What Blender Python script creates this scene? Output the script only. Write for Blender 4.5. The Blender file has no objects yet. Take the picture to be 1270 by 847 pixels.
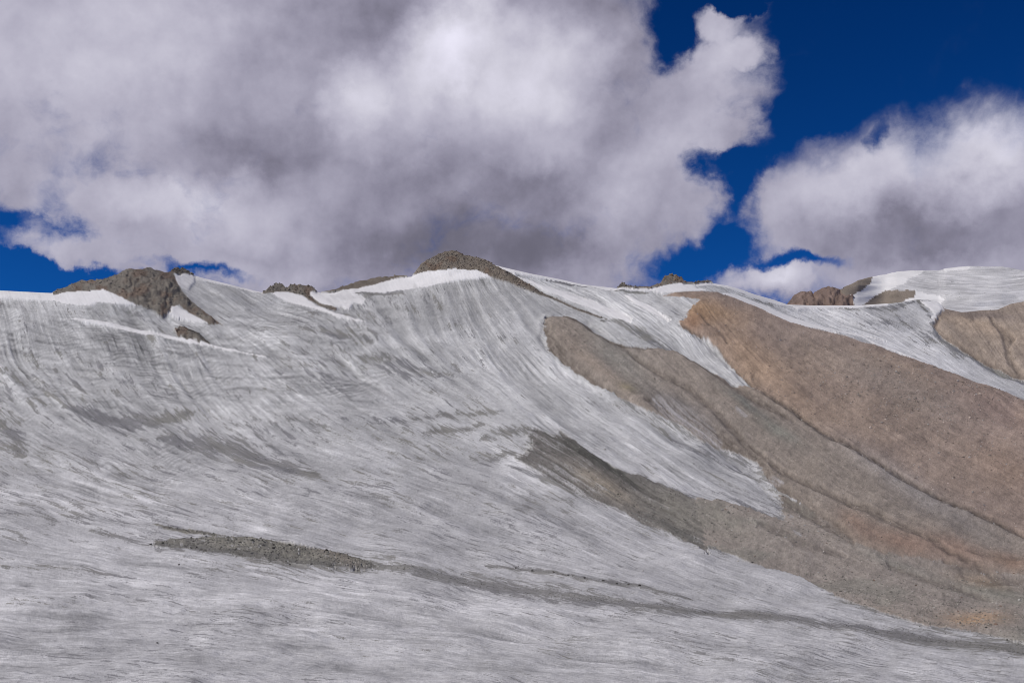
import bpy, math, random
import numpy as np
from mathutils import Vector, Matrix

# ------------------------------------------------------------------ scene, camera
scene = bpy.context.scene
COL = scene.collection
F = 1235.0                                   # focal length in photo pixels (about 35 mm lens)
CU, CV = 635.0, 423.5
PITCH = math.atan(176.5 / F)                 # camera looks slightly uphill
cam_data = bpy.data.cameras.new('camera')
cam_data.lens = 36.0 * F / 1270.0
cam_data.sensor_width = 36.0
cam_data.clip_start = 0.5
cam_data.clip_end = 60000.0
cam = bpy.data.objects.new('camera', cam_data)
COL.objects.link(cam)
cam.location = (0, 0, 0)
cam.rotation_euler = (math.pi / 2 + PITCH, 0, 0)
scene.camera = cam
scene.view_settings.view_transform = 'Standard'
scene.view_settings.look = 'None'
scene.view_settings.exposure = 0.0
scene.view_settings.gamma = 1.0
scene.cycles.filter_width = 1.0                  # crisp lens
scene.view_settings.use_curve_mapping = False

# ------------------------------------------------------------------ sun
SUN_EL = math.radians(50)
SUN_AZ = math.radians(-112)                   # clockwise from +Y (view direction): from the left, a little behind
sd = Vector((math.sin(SUN_AZ) * math.cos(SUN_EL), math.cos(SUN_AZ) * math.cos(SUN_EL), math.sin(SUN_EL)))
sun_data = bpy.data.lights.new('sun', 'SUN')
sun_data.energy = 2.95
sun_data.angle = math.radians(0.6)
sun_data.color = (1.0, 0.95, 0.88)
sun = bpy.data.objects.new('sun', sun_data)
COL.objects.link(sun)
sun.rotation_euler = (-sd).to_track_quat('-Z', 'Y').to_euler()

# ------------------------------------------------------------------ sky
def ang(u, v):
    xc, yc = (u - CU) / F, -(v - CV) / F
    y = math.cos(PITCH) - yc * math.sin(PITCH)
    z = math.sin(PITCH) + yc * math.cos(PITCH)
    return math.atan2(xc, y), math.atan2(z, math.hypot(xc, y))

world = bpy.data.worlds.new('World')
scene.world = world
world.use_nodes = True
world.cycles.sampling_method = 'MANUAL'
world.cycles.sample_map_resolution = 512
nt = world.node_tree
nt.nodes.clear()

class NB:
    """small helper to write node graphs"""
    def __init__(s, nt): s.nt = nt
    def n(s, t, ins=None, **kw):
        nd = s.nt.nodes.new(t)
        for k, v in kw.items(): setattr(nd, k, v)
        if ins:
            for k, v in ins.items():
                sock = nd.inputs[k]
                if isinstance(v, bpy.types.NodeSocket): s.nt.links.new(v, sock)
                else: sock.default_value = v
        return nd
    def m(s, op, a, b=None, c=None, clamp=False):
        i = {0: a}
        if b is not None: i[1] = b
        if c is not None: i[2] = c
        return s.n('ShaderNodeMath', i, operation=op, use_clamp=clamp).outputs[0]
    def vm(s, op, a, b=None):
        i = {0: a}
        if b is not None: i[1] = b
        return s.n('ShaderNodeVectorMath', i, operation=op).outputs[0]
    def noise(s, vec, scale, detail=4, rough=0.5, lac=2.0, dist=0.0, color=False):
        nd = s.n('ShaderNodeTexNoise', {'Vector': vec, 'Scale': scale, 'Detail': detail, 'Roughness': rough, 'Lacunarity': lac, 'Distortion': dist})
        return nd.outputs['Color' if color else 'Fac']
    def mapr(s, v, a, b, c=0.0, d=1.0, smooth=False, clamp=True):
        nd = s.n('ShaderNodeMapRange', {0: v, 1: a, 2: b, 3: c, 4: d}, clamp=clamp)
        if smooth: nd.interpolation_type = 'SMOOTHSTEP'
        return nd.outputs[0]
    def mix(s, f, a, b, blend='MIX'):
        nd = s.n('ShaderNodeMix', None, data_type='RGBA', blend_type=blend)
        for k, v in ((0, f), (6, a), (7, b)):
            if isinstance(v, bpy.types.NodeSocket): s.nt.links.new(v, nd.inputs[k])
            else: nd.inputs[k].default_value = v if k == 0 else (tuple(v) + (1,) if len(v) == 3 else v)
        return nd.outputs[2]

W = NB(nt)
gen = W.n('ShaderNodeTexCoord').outputs['Generated']      # view direction
sep = W.n('ShaderNodeSeparateXYZ', {0: gen}).outputs
az = W.m('ARCTAN2', sep[0], sep[1])
hyp = W.m('SQRT', W.m('ADD', W.m('MULTIPLY', sep[0], sep[0]), W.m('MULTIPLY', sep[1], sep[1])))
el = W.m('ARCTAN2', sep[2], hyp)
# turbulent displacement of the cloud outlines
w1 = W.vm('SUBTRACT', W.noise(gen, 7.0, 4, 0.55, color=True), (0.5, 0.5, 0.5))
w2 = W.vm('SUBTRACT', W.noise(gen, 26.0, 6, 0.6, color=True), (0.5, 0.5, 0.5))
wv = W.vm('ADD', W.vm('MULTIPLY', w1, (0.09, 0.07, 0)), W.vm('MULTIPLY', w2, (0.05, 0.045, 0)))
pos0 = W.n('ShaderNodeCombineXYZ', {0: az, 1: el, 2: 0.0}).outputs[0]
pos = W.vm('ADD', pos0, wv)
wsm = W.vm('ADD', pos0, W.vm('MULTIPLY', w1, (0.12, 0.08, 0)))

def blob(vec, u, v, ru, rv, rot=0.0):
    a, e = ang(u, v)
    mp = W.n('ShaderNodeMapping', {0: vec, 'Location': (a, e, 0), 'Rotation': (0, 0, math.radians(rot)), 'Scale': (ru / F, rv / F, 1)}, vector_type='TEXTURE')
    return W.n('ShaderNodeTexGradient', {0: mp.outputs[0]}, gradient_type='SPHERICAL').outputs['Fac']

def union(vec, blobs):
    r = None
    for b in blobs:
        f = blob(vec, *b[:5])
        if len(b) > 5: f = W.m('MULTIPLY', f, b[5])
        r = f if r is None else W.m('MAXIMUM', r, f)
    return r
def total(vec, blobs):
    r = None
    for b in blobs:
        f = W.m('MULTIPLY', blob(vec, *b[:5]), b[5])
        r = f if r is None else W.m('ADD', r, f)
    return r

CLOUD = [  # u, v, radius u, radius v, rotation(deg, counter-clockwise)
    (250, -30, 640, 360, 0), (560, 60, 330, 260, 0), (420, 240, 420, 215, 0), (690, 180, 250, 220, 0),
    (680, 40, 150, 150, 0), (800, 235, 165, 160, 0), (865, 85, 120, 62, 38), (915, 66, 55, 40, 30), (850, 130, 130, 90, 20), (900, 165, 75, 45, 0),
    (640, 340, 260, 110, 0), (740, 310, 150, 80, 20), (180, 260, 170, 80, -12), (120, 305, 150, 34, -14), (320, 330, 220, 70, -8),
    (-60, 60, 300, 235, 0), (880, 35, 50, 45, 0),
    (1225, 272, 160, 142, 0), (1060, 262, 150, 118, 0), (995, 268, 120, 95, 20), (1130, 330, 200, 60, 0), (965, 352, 110, 34, 0),
    (1350, 275, 270, 150, 0), (862, 322, 50, 18, 20, 0.5), (1060, 310, 160, 50, 0),
]
GAPS = [(1010, 322, 90, 13, 5, .75), (1088, 186, 14, 30, 0, 0.32), (880, 322, 90, 34, 20, .5), (20, 268, 90, 24, -6, 0.5), (20, 325, 200, 26, -10, 1.0),
        (835, 40, 60, 60, 0, .6), (880, 205, 50, 22, 0, .5), (240, 338, 120, 10, -6, .55), (922, 235, 34, 110, -20, .45), (1010, 110, 110, 55, 20, .5), (905, -5, 60, 22, 0, .8)]
dens = W.m('SUBTRACT', union(pos, CLOUD), total(pos, GAPS))
# beyond the frame the same broken cumulus goes on
n_out = W.noise(gen, 3.2, 5, 0.55)
outside = W.m('MAXIMUM', W.mapr(W.m('ABSOLUTE', az), 0.56, 0.85, 0, 1), W.mapr(el, 0.50, 0.75, 0, 1))
dens = W.m('ADD', dens, W.m('MULTIPLY', outside, W.mapr(n_out, 0.46, 0.62, -0.1, 0.6)))
fine = W.noise(W.vm('ADD', gen, W.vm('MULTIPLY', w1, (0.15, 0.15, 0.15))), 17.0, 12, 0.62)
amp = W.m('MULTIPLY', W.mapr(dens, -0.06, 0.14, 0.25, 1.0), W.mapr(az, 0.20, 0.30, 1.10, 0.50))      # ragged main cloud, firmer right-hand cumulus
dn = W.m('ADD', dens, W.m('MULTIPLY', W.m('SUBTRACT', fine, 0.5), amp))
mask = W.m('POWER', W.mapr(dn, 0.0, 0.58, 0, 1, smooth=True), 1.1)

# light and dark billows of the cloud bodies
LIT = [
    (500, 115, 130, 80, 35, .23), (560, 50, 110, 60, 20, .30), (650, 110, 120, 110, 0, .26), (425, 130, 50, 55, 0, .19), (600, 60, 110, 70, 0, .12), (660, 190, 60, 30, 20, .08), (700, 60, 70, 90, 0, .12),
    (270, 265, 130, 50, -8, .18), (200, 250, 90, 30, 0, .12), (100, 80, 260, 150, 0, .20), (230, 20, 120, 60, 0, .12), (60, 240, 120, 60, 0, .06),
    (760, 260, 90, 60, 30, .18), (900, 60, 70, 60, 0, .18), (840, 170, 90, 60, 0, .08), (1230, 185, 180, 65, 10, .34), (1050, 215, 120, 60, 20, .20),
    (1200, 325, 120, 25, 0, .10), (960, 350, 70, 25, 0, .28), (560, 350, 60, 20, 0, -.04), (320, 345, 90, 25, 0, .10),
    (280, 170, 170, 80, 0, -.10), (300, 195, 90, 40, 0, -.07), (440, 30, 110, 70, 0, -.16), (470, 210, 120, 60, 15, -.05), (600, 285, 240, 95, 0, -.17), (630, 190, 90, 70, 0, -.08),
    (560, 320, 200, 40, 0, -.10), (720, 0, 120, 50, 0, -.10), (780, 100, 70, 60, 0, -.05), (1190, 282, 190, 55, 0, -.14), (1060, 300, 120, 30, 0, -.06), (330, 60, 100, 60, 0, -.06),
    (690, 320, 100, 40, 0, -.07), (130, 300, 100, 40, 0, .04), (0, 130, 100, 80, 0, -.04),
]
lit = total(W.vm('ADD', wsm, W.vm('MULTIPLY', w2, (0.05, 0.05, 0))), LIT)
sunv = tuple(sd * 0.035)
def puffs(p):                                             # rounded cauliflower heads on top of turbulence
    q = W.vm('ADD', p, W.vm('MULTIPLY', w2, (0.03, 0.03, 0.03)))
    v = W.n('ShaderNodeTexVoronoi', {'Vector': q, 'Scale': 9.0, 'Detail': 2.0, 'Roughness': 0.55}, feature='F1', normalize=True).outputs['Distance']
    return W.m('SUBTRACT', W.m('MULTIPLY', W.noise(p, 11.0, 7, 0.6), 0.9), W.m('MULTIPLY', v, 0.55))
relief = W.m('SUBTRACT', puffs(gen), puffs(W.vm('ADD', gen, tuple(sd * 0.022))))
tone = W.m('ADD', W.m('ADD', 0.365, W.m('MULTIPLY', lit, 1.0)), W.m('MULTIPLY', relief, 0.38))
tone = W.m('ADD', tone, W.m('MULTIPLY', W.m('SUBTRACT', W.noise(wsm, 7.0, 7, 0.55), 0.5), 0.24))
edge = W.m('SUBTRACT', 1.0, W.mapr(dn, 0.15, 0.5, 0, 1))
tone = W.m('ADD', tone, W.m('MULTIPLY', edge, 0.05))
tone = W.n('ShaderNodeMath', {0: tone, 1: 0.15, 2: 0.12}, operation='SMOOTH_MAX').outputs[0]
tint = W.mix(W.mapr(tone, 0.25, 0.62), (0.975, 0.93, 1.23), (1.0, 0.975, 1.13))
ccol = W.n('ShaderNodeVectorMath', {0: tint, 'Scale': tone}, operation='SCALE').outputs[0]

sky = W.n('ShaderNodeTexSky', None, sky_type='NISHITA')
sky.sun_disc = False
sky.sun_elevation = SUN_EL
sky.sun_rotation = SUN_AZ
sky.altitude = 5500
sky.air_density = 1.0
sky.dust_density = 0.0
sky.ozone_density = 4.0
SKY_STR = 0.07
skyc = W.vm('MULTIPLY', sky.outputs[0], W.mix(W.mapr(el, 0.14, 0.50), (0.06, 0.50, 1.06), (0.01, 0.34, 0.84)))
cl = W.n('ShaderNodeVectorMath', {0: ccol, 'Scale': 1.0 / SKY_STR}, operation='SCALE').outputs[0]
final = W.mix(W.m('MULTIPLY', mask, 0.985), skyc, cl)
bg = W.n('ShaderNodeBackground', {'Color': final, 'Strength': SKY_STR})
out = W.n('ShaderNodeOutputWorld')
nt.links.new(bg.outputs[0], out.inputs['Surface'])

# ------------------------------------------------------------------ numeric helpers
rng = np.random.default_rng(7)
_tab = rng.random((256, 256)).astype(np.float32)
def vn(x, y, s=0):
    """smooth value noise in 0..1"""
    x = np.asarray(x, np.float32) + s * 37.7; y = np.asarray(y, np.float32) + s * 91.3
    xi = np.floor(x); yi = np.floor(y); fx = x - xi; fy = y - yi
    xi = xi.astype(np.int32) & 255; yi = yi.astype(np.int32) & 255
    fx = fx * fx * (3 - 2 * fx); fy = fy * fy * (3 - 2 * fy)
    x1 = (xi + 1) & 255; y1 = (yi + 1) & 255
    return (_tab[xi, yi] * (1 - fx) + _tab[x1, yi] * fx) * (1 - fy) + (_tab[xi, y1] * (1 - fx) + _tab[x1, y1] * fx) * fy
def fbm(x, y, s=0, o=4, r=0.5):
    t = 0; a = 1; n = 0
    for i in range(o):
        t = t + a * vn(x * 2.03 ** i, y * 2.03 ** i, s + i * 5); n += a; a *= r
    return t / n - 0.5                                       # about -0.35..0.35
def sstep(x, a, b):
    t = np.clip((x - a) / (b - a), 0, 1); return t * t * (3 - 2 * t)
def inpoly(x, y, P):
    P = np.asarray(P, np.float32); r = np.zeros(x.shape, bool)
    b = (x >= P[:, 0].min()) & (x <= P[:, 0].max()) & (y >= P[:, 1].min()) & (y <= P[:, 1].max())
    xs = x[b]; ys = y[b]; q = np.zeros(xs.shape, bool); j = len(P) - 1
    for i in range(len(P)):
        xi, yi = P[i]; xj, yj = P[j]
        if yi != yj:
            q ^= ((yi > ys) != (yj > ys)) & (xs < (xj - xi) * (ys - yi) / (yj - yi) + xi)
        j = i
    r[b] = q; return r
def dline(x, y, P):
    """distance to a polyline, and position along it 0..1"""
    d = np.full(x.shape, 1e9, np.float32); t0 = np.zeros(x.shape, np.float32); P = np.asarray(P, np.float32)
    L = np.hypot(*np.diff(P, axis=0).T); cum = np.concatenate([[0], np.cumsum(L)])
    for i in range(len(P) - 1):
        a, b = P[i], P[i + 1]; e = b - a
        t = np.clip(((x - a[0]) * e[0] + (y - a[1]) * e[1]) / (e @ e), 0, 1)
        q = np.hypot(x - a[0] - t * e[0], y - a[1] - t * e[1]); k = q < d
        d = np.where(k, q, d); t0 = np.where(k, (cum[i] + t * L[i]) / cum[-1], t0)
    return d, t0
def blur(a, k):
    for ax in (0, 1):
        for _ in range(2):
            p = np.pad(a, [(k + 1, k) if i == ax else (0, 0) for i in (0, 1)], mode='edge')
            c = np.cumsum(p, axis=ax, dtype=np.float64); n = 2 * k + 1
            a = ((c[n:] - c[:-n]) if ax == 0 else (c[:, n:] - c[:, :-n])) / n
    return a.astype(np.float32)

# the photographed hillside is surveyed in viewing angles: (u, v) name a direction, DEPTH its distance
SKY_FRONT = [(-4000, 330), (-1200, 352), (-400, 356), (-60, 359), (0, 360.5), (69, 364), (99, 352), (116, 350), (127, 350), (142, 345), (155, 338), (165, 337), (185, 337), (198, 340), (212, 341),
    (215, 337), (228, 337), (238, 341), (251, 345), (281, 352), (317, 361), (327, 363.5), (342, 355), (350, 356), (355, 360), (361, 357), (385, 358), (393, 362.5), (400, 363.5),
    (416, 361.5), (436, 354), (470, 347), (493, 344.5), (511, 343.5), (524, 330), (535, 324), (544, 318.5), (562, 315.5), (578, 320), (600, 326), (625, 332), (660, 340), (694, 346.5), (723, 353), (766, 358),
    (770, 354), (774, 354), (780, 357), (805, 358), (820, 353), (824, 347), (838, 345), (845, 348), (849, 352), (864, 352), (880, 350), (886, 352), (902, 354.5), (918, 359), (938, 366), (958, 371.5), (977, 378),
    (1005, 379), (1064, 379), (1102, 376.5), (1121, 374.5), (1135, 371.5), (1150, 372), (1164, 375), (1171, 382.6), (1192, 387), (1220, 384.5), (1237, 384), (1253, 377), (1270, 374), (1320, 366), (1500, 350), (2200, 352), (5500, 330)]
SKY_BACK = [(900, 396), (960, 390), (977, 377), (984, 368), (993, 361), (1005, 361), (1011, 362.5), (1021, 357), (1028, 354.5), (1036, 356), (1041, 358.5), (1048, 355.5), (1064, 347), (1093, 341), (1112, 336.8), (1135, 335.2), (1164, 335),
    (1173, 332.5), (1206, 331), (1242, 331.3), (1270, 335), (1330, 342), (1450, 352), (1700, 372)]
SF = np.array(SKY_FRONT, np.float32); SB = np.array(SKY_BACK, np.float32)
_ru = np.arange(-400, 1700, .5); _rr = np.convolve(np.pad(np.interp(_ru, SF[:, 0], SF[:, 1]), 4, mode='edge'), np.hanning(11)[1:-1] / np.hanning(11).sum(), 'valid')
ridge_f = lambda u: np.where((u > -395) & (u < 1695), np.interp(u, _ru, _rr), np.interp(u, SF[:, 0], SF[:, 1]))
ridge_b = lambda u: np.interp(u, SB[:, 0], SB[:, 1])

DEPTH = [(-600, 847, 110), (-150, 847, 112), (0, 847, 112), (300, 847, 115), (635, 847, 120), (950, 847, 128), (1270, 847, 140), (1500, 847, 150), (2000, 847, 170),
    (-150, 780, 165), (300, 780, 172), (700, 780, 180), (1000, 780, 190), (1270, 790, 200), (1500, 780, 230),
    (-600, 700, 280), (-150, 700, 285), (200, 700, 300), (550, 705, 320), (850, 705, 345), (1100, 715, 370), (1300, 720, 400), (1900, 720, 430),
    (-150, 640, 450), (200, 640, 470), (550, 640, 500), (850, 650, 510), (1100, 640, 600), (1300, 650, 650),
    (-600, 590, 640), (-150, 590, 650), (200, 590, 670), (550, 590, 690), (800, 590, 720), (1000, 580, 800), (1300, 580, 860), (1900, 580, 900),
    (-150, 520, 850), (100, 520, 870), (350, 520, 880), (600, 520, 920), (800, 520, 950), (1000, 520, 980), (1250, 520, 1120), (1900, 500, 1200),
    (-150, 450, 1080), (60, 450, 1110), (250, 450, 1140), (450, 450, 1180), (640, 450, 1230), (800, 450, 1230), (900, 450, 1250), (1050, 450, 1330), (1220, 450, 1500), (1400, 440, 1600),
    (-150, 400, 1260), (60, 400, 1290), (250, 410, 1310), (400, 400, 1400), (560, 390, 1480), (700, 400, 1480), (850, 400, 1500), (1000, 410, 1650), (1150, 410, 1850), (1300, 410, 1850),
    (-600, 358, 1500), (0, 360, 1430), (100, 352, 1450), (160, 365, 1390), (180, 337, 1500), (225, 337, 1600), (320, 362, 1620), (400, 364, 1700), (480, 346, 1850), (562, 315, 1820), (640, 335, 1780), (760, 358, 1800),
    (850, 352, 1850), (930, 362, 1950), (1000, 379, 2050), (1120, 377, 2150), (1190, 387, 2150), (1270, 374, 2150), (1500, 355, 2200), (2000, 350, 2200),
    (-600, 1000, 55), (300, 1000, 57), (900, 1000, 60), (1900, 1000, 70), (0, 1300, 30), (1270, 1300, 32)]
DP = np.array(DEPTH, np.float64)
def tps(P, val, sc=(500, 140), lam=1e-3):
    X = P / sc
    def ph(d2): return 0.5 * d2 * np.log(d2 + 1e-9)
    n = len(X); d2 = ((X[:, None] - X[None]) ** 2).sum(-1)
    A = np.zeros((n + 3, n + 3)); A[:n, :n] = ph(d2) + lam * np.eye(n); A[:n, n:] = np.c_[np.ones(n), X]; A[n:, :n] = A[:n, n:].T
    w = np.linalg.solve(A, np.r_[val, 0, 0, 0])
    def f(u, v):
        s = u.shape; Q = np.c_[u.ravel(), v.ravel()] / sc; o = w[n] + Q @ w[n + 1:]
        for i in range(n): o = o + w[i] * ph(((Q - X[i]) ** 2).sum(-1))
        return o.reshape(s)
    return f
logY = tps(DP[:, :2], np.log(DP[:, 2]))

# ------------------------------------------------------------------ map of the hillside (working raster, one cell per photo pixel)
U0, U1, V0, V1 = -170, 1440, 300, 905
ru = np.arange(U0, U1, dtype=np.float32); rv = np.arange(V0, V1, dtype=np.float32)
GU, GV = np.meshgrid(ru, rv)                  # rows = v
H_, W_ = GU.shape
n1 = fbm(GU / 9, GV / 9, 1, 5, .6) * 8; n2 = fbm(GU / 9, GV / 9, 2, 4) * 5
m1 = fbm(GU / 45, GV / 30, 3, 5, .6) * 26; m2 = fbm(GU / 45, GV / 30, 4, 5, .6) * 12

ANG = [(-150, 400, 75), (0, 400, 74), (150, 420, 62), (250, 450, 60), (100, 480, 50), (0, 500, 42), (-150, 520, 35), (200, 520, 35), (0, 560, 30), (100, 580, 22), (300, 500, 42), (300, 560, 27), (400, 450, 42), (450, 400, 55), (350, 400, 20),
    (280, 380, 28), (550, 380, 76), (600, 420, 62), (550, 480, 38), (640, 390, 60), (650, 450, 44), (450, 520, 33), (400, 600, 20), (200, 620, 13), (0, 620, 14), (0, 680, 7), (-150, 650, 8), (200, 700, 8), (0, 760, 2), (300, 780, 2), (0, 850, 1),
    (600, 850, 3), (400, 690, 11), (600, 560, 30), (600, 620, 24), (600, 690, 15), (650, 740, 9), (900, 800, 6), (1200, 830, 4), (300, 720, 6), (450, 740, 7), (150, 820, 0), (450, 815, 1), (750, 790, 4), (1050, 830, 3), (1300, 790, 9), (750, 450, 38), (750, 560, 36), (850, 560, 36), (900, 600, 33), (800, 660, 26), (900, 720, 18), (1050, 780, 13), (700, 370, 27),
    (800, 400, 36), (900, 460, 46), (950, 380, 22), (1050, 420, 23), (1200, 460, 25), (1150, 380, 33), (1000, 480, 36), (1100, 580, 31), (870, 420, 55), (1250, 600, 28), (1100, 680, 28), (1250, 740, 18), (1400, 600, 25), (1400, 800, 8), (1230, 420, 60), (660, 600, 33)]
A = np.array(ANG, np.float32)
cg_u, cg_v = np.meshgrid(np.arange(U0, U1 + 20, 20.), np.arange(V0, V1 + 20, 20.))
ww = 1 / (((cg_u[..., None] - A[:, 0]) / 1.5) ** 2 + (cg_v[..., None] - A[:, 1]) ** 2 + 30) ** 2.3
th_c = (ww * A[:, 2]).sum(-1) / ww.sum(-1)
def upsample(c, st=20.):
    x = (GU - U0) / st; y = (GV - V0) / st; xi = x.astype(int); yi = y.astype(int); fx = x - xi; fy = y - yi
    return (c[yi, xi] * (1 - fx) + c[yi, xi + 1] * fx) * (1 - fy) + (c[yi + 1, xi] * (1 - fx) + c[yi + 1, xi + 1] * fx) * fy
TH = np.radians(upsample(th_c) + 16 * fbm(GU / 120, GV / 80, 8, 2) * (1 - .7 * sstep(GV, 560, 680))).astype(np.float32)
def potential(gx, gy):
    """scalar field whose gradient follows (gx, gy)"""
    X = np.concatenate([np.c_[gx, -gx[:, ::-1]], np.c_[gx, -gx[:, ::-1]][::-1]]); Yy = np.concatenate([np.c_[gy, gy[:, ::-1]], -np.c_[gy, gy[:, ::-1]][::-1]])
    kx = 2 * np.pi * np.fft.fftfreq(X.shape[1])[None]; ky = 2 * np.pi * np.fft.fftfreq(X.shape[0])[:, None]; k2 = kx ** 2 + ky ** 2; k2[0, 0] = 1
    return np.real(np.fft.ifft2(-1j * (kx * np.fft.fft2(X) + ky * np.fft.fft2(Yy)) / k2))[:H_, :W_].astype(np.float32)
def across_flow(step=16, lam=25.0):
    """coordinate that is constant along the flow and grows across it (least squares on a coarse grid)"""
    th = TH[::step, ::step]; h, w = th.shape; n = h * w; k = np.arange(n).reshape(h, w)
    A = np.zeros((n, n)); b = np.zeros(n)
    c, s_ = np.cos(th[:-1, :-1]).ravel(), np.sin(th[:-1, :-1]).ravel()
    p, px_, py_ = k[:-1, :-1].ravel(), k[:-1, 1:].ravel(), k[1:, :-1].ravel()
    for (cx, cy, rhs, wt) in ((c, s_, 0.0, lam), (-s_, c, float(step), 1.0)):
        ids = (p, px_, py_); co = (-(cx + cy), cx, cy)
        for a in range(3):
            for d in range(3): np.add.at(A, (ids[a], ids[d]), wt * co[a] * co[d])
            np.add.at(b, ids[a], wt * co[a] * rhs)
    for (i0, i1) in ((k[-1, :-1], k[-1, 1:]), (k[:-1, -1], k[1:, -1])):
        for a, d, sg in ((i0, i0, 1), (i1, i1, 1), (i0, i1, -1), (i1, i0, -1)): np.add.at(A, (a, d), .02 * sg)
    A[0, 0] += 1e-3; f = np.linalg.solve(A + 1e-9 * np.eye(n), b).reshape(h, w)
    f = np.pad(f, ((0, 2), (0, 2)), mode='reflect', reflect_type='odd')
    def cub(a, t, ax):                                     # Catmull-Rom
        i = np.floor(t).astype(int); fr = t - i; g = lambda o: np.take(a, np.clip(i + o, 0, a.shape[ax] - 1), axis=ax)
        fr = fr[:, None] if ax == 0 else fr[None]
        return .5 * (2 * g(0) + (g(1) - g(-1)) * fr + (2 * g(-1) - 5 * g(0) + 4 * g(1) - g(2)) * fr ** 2 + (3 * g(0) - g(-1) - 3 * g(1) + g(2)) * fr ** 3)
    f = cub(cub(f, np.arange(H_) / step, 0), np.arange(W_) / step, 1)
    return f.astype(np.float32)
PSI = across_flow(); ALONG = potential(np.cos(TH), np.sin(TH))
def lic(src, th, n, st=1.0):
    acc = src.copy(); dx = np.cos(th) * st; dy = np.sin(th) * st
    for sg in (1, -1):
        x = (GU - U0).copy(); y = (GV - V0).copy()
        for k in range(n):
            ix = np.clip(x + .5, 0, W_ - 1).astype(np.int32); iy = np.clip(y + .5, 0, H_ - 1).astype(np.int32)
            x += sg * dx[iy, ix]; y += sg * dy[iy, ix]
            acc += src[np.clip(y + .5, 0, H_ - 1).astype(np.int32), np.clip(x + .5, 0, W_ - 1).astype(np.int32)] * (1 - k / n)
    acc -= acc.mean(); return acc / acc.std()
white = rng.random((H_, W_)).astype(np.float32)
st_f = lic(white, TH, 14); st_f = st_f + 1.3 * (st_f - blur(st_f, 1)); st_f /= st_f.std()                                      # fine streaks
st_m = lic(blur(rng.random((H_, W_)).astype(np.float32), 1), TH, 42, 1.8)
st_t = lic(rng.random((H_, W_)).astype(np.float32), TH, 46, 1.4); st_t = st_t + 1.2 * (st_t - blur(st_t, 1)); st_t /= st_t.std()    # long thin lines
st_l = lic(blur(rng.random((H_, W_)).astype(np.float32), 4), TH, 36, 2.0)      # broad bands
st_f = .62 * st_f + .80 * st_t
st_s = lic(rng.random((H_, W_)).astype(np.float32), TH, 4)
TH2 = np.radians(np.clip(14 - 0.03 * (GU - 100), -4, 20) + 30 * fbm(GU / 70, GV / 30, 9, 3)).astype(np.float32)
st_x = lic(blur(rng.random((H_, W_)).astype(np.float32), 1), TH2, 16, 1.5)       # crossing layers

# ------------------------------------------------------------------ outlines of what lies on the hillside
def warp_poly(P, k=1.0):
    w = k * 3.2 * np.clip(.7 * st_m + .5 * st_f, -2, 2) * sstep(GV, 360, 410)        # edges drawn out along the flow
    return inpoly(GU + n1 * k * .6 + w * np.cos(TH), GV + n2 * k * .6 + w * np.sin(TH), P)
OUTCROP_L = [(66, 368), (66, 300), (214, 300), (216, 346), (221, 356), (228, 366), (238, 376), (250, 385), (262, 395), (275, 403), (258, 403), (246, 396), (232, 388), (222, 381), (213, 383), (208, 391), (199, 391), (188, 385), (170, 380.6), (139, 366), (127, 361.7), (100, 363.5), (80, 365)]
OUTCROP_T = [(212, 300), (240, 300), (240, 342), (228, 341.5), (224, 343), (213, 342)]
SLAB = [(216, 407), (222, 406), (232, 409), (245, 414), (255, 422), (264, 429), (248, 426), (230, 422), (219, 417)]
OUTCROP_M = [(325, 365), (325, 300), (397, 300), (394, 363), (386, 364), (384, 368), (396, 377), (418, 383), (417, 386), (398, 381), (385, 374), (379, 370.5), (355, 364), (345, 364.5), (337, 366)]
SUMMIT = [(398, 364), (398, 361), (408, 300), (611, 300), (611, 329), (625, 336), (644, 347), (641, 353), (630, 351), (611, 346), (591, 338), (565, 336), (530, 339), (496, 346), (470, 354), (446, 360), (415, 363)]
SUMMIT_TAIL = [(628, 338), (644, 347), (678, 366), (711, 381), (755, 397), (744, 395), (720, 387), (687, 372.5), (644, 357), (625, 349)]
RIB = [(765, 300), (790, 300), (812, 358), (795, 359), (782, 358.5), (765, 358.7)]
OUTCROP_C = [(790, 359.5), (812, 300), (864, 300), (862, 353), (846, 353), (838, 353), (822, 357), (805, 360)]
OUTCROP_D = [(862, 300), (884, 300), (884, 351), (870, 353), (862, 354)]
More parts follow.
